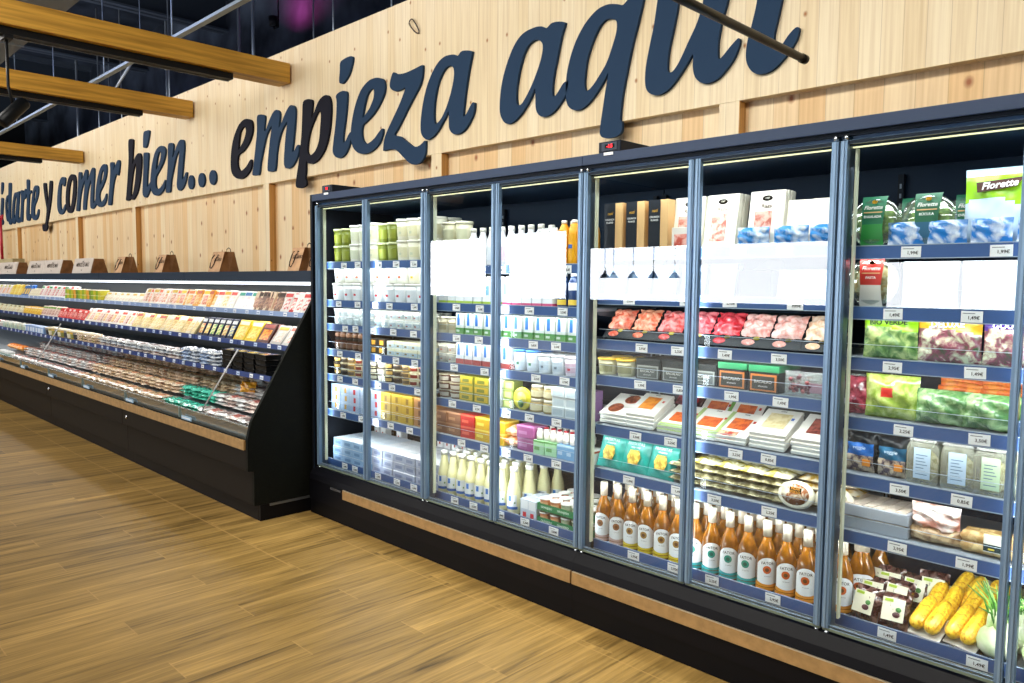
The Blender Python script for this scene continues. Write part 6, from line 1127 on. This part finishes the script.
STK = carton(.16, .10, .062, '#ece4cc', (('#8cb01c', 0, .5, 0, .9), ('#c8c030', .5, 1, 0, .9)), name='sandwich_box', cat='box'); STK2 = carton(.16, .10, .062, '#ecdcc0', (('#e8a840', 0, .6, 0, .9), ('#6c8c2c', .6, 1, .0, .9)), name='sandwich_box', cat='box')
for t_ in range(2): zone('', '', [STK, STK, STK2], ('lower' if t_ == 0 else 'upper')+' green and yellow stacked box', -9.6, -10.9, .17, S1[0]+.01, S1[1]+.0005+.063*t_, lean=0, wh=w1_, rz=1)
zone('', '', [bp_('printed_pack', '#f4f0ec', '#d8403c', '#fbeeea', '#e83c38'), bp_('printed_pack', '#f8f4f0', '#e8b8a8', '#fff8f4', None), bp_('printed_pack', '#f4f4f0', '#c82c28', '#f8e0dc', '#2ca050')], 'red and white printed pack', -10.9, -12.3, .12, *S1, wh=w1_, rows=3)
zone('', '', [bp('#f0e8cc', '#e8d8a8', '#fbf4dc', None, h=.12)], 'low beige cheese pack', -12.3, -12.9, .12, *S1, wh=w1_, rows=2); zone('', '', [bp('#2464b0', '#e8b020', '#f4d870', None)], 'blue and gold pack', -12.9, -13.3, .13, *S1, wh=w1_, rows=2)
zone('', '', [bp('#e8c020', '#e8b01c', '#f8e480', None), bp('#f0dc70', '#f0cc40', '#fbf0b0', None)], 'yellow cheese pack', -13.3, -14.0, .12, *S1, wh=w1_, rows=2); zone('', '', [bp_('salmon_pack', '#f4ece8', '#e8b0a0', '#fbf0ec', None), bp_('salmon_pack', '#f0e8dc', '#e88040', '#f8d8b8', '#c8d020')], 'white and salmon pack', -14.0, -16.5, .13, *S1, wh=w1_, rows=1)
zone('', '', [bp('#c8c8c4', '#e8a090', '#f6e4dc', '#a8442c', w_=.17, h=.175), bp('#b8b4b0', '#e8c0b0', '#f6e8e0', '#c8a020', w_=.17, h=.175)], 'wide pale pink ham pack', -5.085, -5.45, .18, *S2, wh=w2_, rows=3, lean=-38)
zone('', '', [bp('#4a1c18', '#c8501c', '#f0b040', '#8c2c20', w_=.19, h=.175)], 'dark red pack with orange picture', -5.45, -5.65, .20, *S2, wh=w2_, rows=3, lean=-34); zone('', '', [bp('#e8c828', '#e8b81c', '#f8e880', '#f4f0d0', w_=.19, h=.18)], 'large bright yellow cheese pack', -5.65, -6.06, .205, *S2, wh=w2_, rows=3, lean=-30)
cols = ['#2c6ab0', '#c87838', '#48a834', '#40a040', '#d8a41c', '#e0641c']
for i, c in enumerate(cols): put(bp('#1c2440', c, '#f0e8a0', '#dfe4e8', w_=.10, h=.175, seed=i), (-6.12-.115*i, S2[0], S2[1]), 'navy sandwich pack with %s picture, %s of the six, %s' % (['blue', 'tan', 'bright green', 'deep green', 'golden', 'orange'][i], ORD[i+1], w2_), (R(-26), 0, 0), 'navy sandwich packs'); put(bp('#1c2440', c, '#f0e8a0', '#dfe4e8', w_=.10, h=.175, seed=i), (-6.12-.115*i, S2[0]+.06, S2[1]), 'navy sandwich pack standing behind the front six', (R(-26), 0, 0), 'navy sandwich packs')
zone('', '', [bp_('sliced_cheese_pack', '#dccb98', '#d8b860', '#f0e0a8', '#d8d8cc'), bp_('sliced_cheese_pack', '#e0d4b8', '#e0b864', '#f4e4b4', None), bp_('sliced_cheese_pack', '#d8c078', '#c89a48', '#ecd894', '#b8402c')], 'cream sliced cheese pack', -6.82, -8.3, .10, *S2, wh=w2_, rows=3, rz=6, lean=-34); zone('', '', [bp_('sliced_ham_pack', '#f0e4d8', '#d88c6c', '#f8dccc', None), bp_('sliced_ham_pack', '#f4ece0', '#e8a838', '#f8e0b0', '#d83c20'), bp_('sliced_ham_pack', '#ece0d8', '#a84c34', '#e8b8a0', None)], 'pink and white ham pack on a slant', -8.3, -9.9, .09, *S2, wh=w2_, rows=3, rz=10, lean=-32)
zone('', '', [bp_('sausage_pack', '#e84038', '#c81c1c', '#f0a8a0', '#f4e8e4', h=.13), bp_('sausage_pack', '#d82c28', '#e83c30', '#f8c8c0', None, h=.13)], 'bright red sausage pack', -9.9, -10.9, .10, *S2, wh=w2_, rows=3); zone('', '', [bp('#e8d4c8', '#b87868', '#ecccc0', '#78a840', h=.14)], 'pink and green pack', -10.9, -11.7, .12, *S2, wh=w2_, rows=2)
zone('', '', [bp_('butter_pack', '#e8b41c', '#e0a414', '#f8dc70', '#f4f0d8', h=.11)], 'low golden pack', -11.7, -12.6, .12, *S2, wh=w2_, rows=2); zone('', '', [bp_('pate_pack', '#e0d4a8', '#c8b078', '#f0e8c8', '#8c8450', h=.11), bp_('pate_pack', '#dcdcc0', '#c8c090', '#f4f0dc', None, h=.11)], 'low beige and green pack', -12.6, -16, .13, *S2, wh=w2_, rows=1)
bt = tray(.17, .13, .038, '#16181a', mix('#3a2a22', '#8a7460', 30, .3), name='black_ready_meal_tray', cat='tray'); bt_ = (spec('black_ready_meal_tray', 'tray', [(p[0], p[1], p[2], p[3]) for p in bt[2]]))
for i in range(4):
    for k in range(4): put(bt, (-5.24-.185*i+.003*(k % 2), S3[0], S3[1]+.0405*k), 'black ready-meal tray, %s stack from the end panel, %s' % (ORD[i+1], ['lowest', 'second from below', 'third from below', 'uppermost'][k]), (0, 0, R(random.uniform(-2, 2))), 'black ready-meal trays')
VP = [lying(.17, .14, .034, mix(a, b_, 34, .15, coat=.8), name='vacuum_pack', seed=s_, art=mix(c, d_, 40, .3)) for a, b_, c, d_, s_ in (('#c0b0ac', '#f0e4dc', '#8a3a38', '#d8887c', 1), ('#b0bccc', '#e8eef4', '#5c6a88', '#b4c0d4', 2), ('#d0b8a0', '#f2e2cc', '#c07850', '#e8b898', 3), ('#c4ac8c', '#ead8bc', '#987048', '#d8b88c', 4), ('#c4c8c8', '#f0f2f2', '#6a5a5c', '#b49c98', 5))]
VB = [VP[1], lying(.17, .14, .034, mix('#7c9cc8', '#dce8f6', 30, .15, coat=.8), name='vacuum_pack', seed=9)]
def piles(specs, desc, x0, x1, pitch, y, z, tiers, wh, dz=.030, rows=1, ddy=.14):
    n_ = int(round((x0-x1)/pitch))
    for i in range(n_):
        for r_ in range(rows):
            for k in range(tiers):
                lab = '%s, %s pile from right, %s, %s' % (desc, ORD[i+1] if i+1 < len(ORD) else '%dth' % (i+1), ['lowest', 'second layer', 'third layer', 'fourth layer'][k] if k < tiers-1 else 'uppermost', wh) if r_ == 0 else '%s in the rear piles, %s' % (desc, wh)
                put(specs[(i*3+k*2+r_) % len(specs)], (x0-pitch*(i+.5)+random.uniform(-.008, .008), y+ddy*r_+random.uniform(-.006, .006), z+.001+dz*k), lab, (0, 0, R(random.uniform(-16, 16))), '%ss, %s' % (desc, wh))
piles(VB, 'bluish sealed pack', -5.98, -6.7, .18, S3[0], S3[1], 4, w3_); piles([VP[0], VP[4], VP[1]], 'clear vacuum pack', -6.7, -8.9, .18, S3[0], S3[1], 3, w3_); piles([VP[3], VP[2]], 'beige sealed pack', -8.9, -9.6, .18, S3[0], S3[1], 3, w3_)
lidtub = [tub(.058, .10, '#c8a034', '#d8c8a8', '#8a8a3c', name='lidded_salad_tub'), tub(.058, .10, '#a89a3c', '#d4c4a0', '#e0d8c0', name='lidded_salad_tub'), tub(.058, .10, '#6c6c70', '#d0c4a8', '#3c3c40', name='lidded_salad_tub')]
zone('', '', lidtub, 'yellow-green tub with beige lid', -9.05, -10.95, .125, S3[0]+.01, S3[1], lean=0, wh=w3_, rows=1); zone('', '', [carton(.12, .10, .09, '#88a8d8', (('#d8e4f4', .1, .9, .2, .8),), name='blue_cheese_box', cat='box')], 'light blue box', -10.95, -11.8, .13, S3[0], S3[1], lean=0, wh=w3_)
zone('', '', [carton(.10, .10, .085, '#d0dcd0', (('#a0b8a8', .1, .9, .2, .7),), name='pale_cheese_box', cat='box'), tub(.05, .09, '#d8dcc8', '#e8e8dc', '#b8c4a8')], 'pale green-white pot', -11.8, -13.1, .115, S3[0], S3[1], lean=0, wh=w3_, rows=1); zone('', '', [tub(.05, .085, '#e4e0d8', '#f0f0ec', '#c8b8b0'), tub(.05, .085, '#e8e8e4', '#d84030', '#d8d4cc')], 'white pot', -13.1, -16, .115, S3[0], S3[1], lean=0, wh=w3_)
# front well
def deckz(y): return .56+(y-2.56)*.38
def ren(sp_, n_): return (n_, sp_[1], sp_[2])
WELL = [VP[0], VP[2], VP[3], VP[4]]
for r_, (yy, ti) in enumerate(((2.64, 1), (2.80, 1), (2.97, 1), (3.14, 1))):
    for k, (specs, desc, x0, x1) in enumerate((([ren(VP[0], 'flat_meat_pack'), ren(VP[4], 'flat_meat_pack')], 'greyish-mauve flat meat pack', -5.10, -6.15), ([lying(.17, .14, .036, mix('#1c9c84', '#5cc8b0', 20, .2, coat=.7), name='teal_flat_pack', seed=31)], 'teal flat pack', -6.15, -6.95) if r_ < 2 else ([VP[3]], 'brownish flat pack', -6.15, -6.95), ([ren(VP[2], 'sliced_meat_pack'), ren(VP[3], 'sliced_meat_pack')], 'pink flat meat pack', -6.95, -9.4), ([ren(VP[0], 'sealed_meat_pack'), ren(VP[4], 'sealed_meat_pack')], 'silvery flat meat pack', -9.4, -12.2))):  # the last stretch reuses the same vacuum-packed meat as the first
        piles(specs, desc, x0, x1, .185, yy, deckz(yy+.07)+.006, ti+1+(r_ > 0), ['front of the well', 'middle of the well', 'rear of the well', 'back of the well'][r_], dz=.031)
for i in range(5): put(tub(.05, .085, '#d8e0dc', '#f0f4f4', '#a8c4c0'), (-12.35-.13*i, 2.62, .62), 'white pot, %s from right, far end of the well' % ORD[i+1], group='white pots in the well'); put(lying(.15, .13, .08, mix('#e0701c', '#f4a84c', 20, .3), name='orange_bag', seed=i), (-12.4-.16*i, 2.80, .70), 'orange bag, %s from right, far end of the well' % ORD[i+1], group='orange bags in the well')
ob = MB(); ob.pillow(.16, .09, .07, mix('#d8901c', '#f4c040', 12, .2, coat=.6), seed=33, crinkle=.008); put(spec('orange_crinkled_bag', 'bag', [('bag_body', ob)]), (-5.93, 2.90, .80), 'bright orange-yellow crinkled bag lying in the well', (R(-20), 0, R(20)))
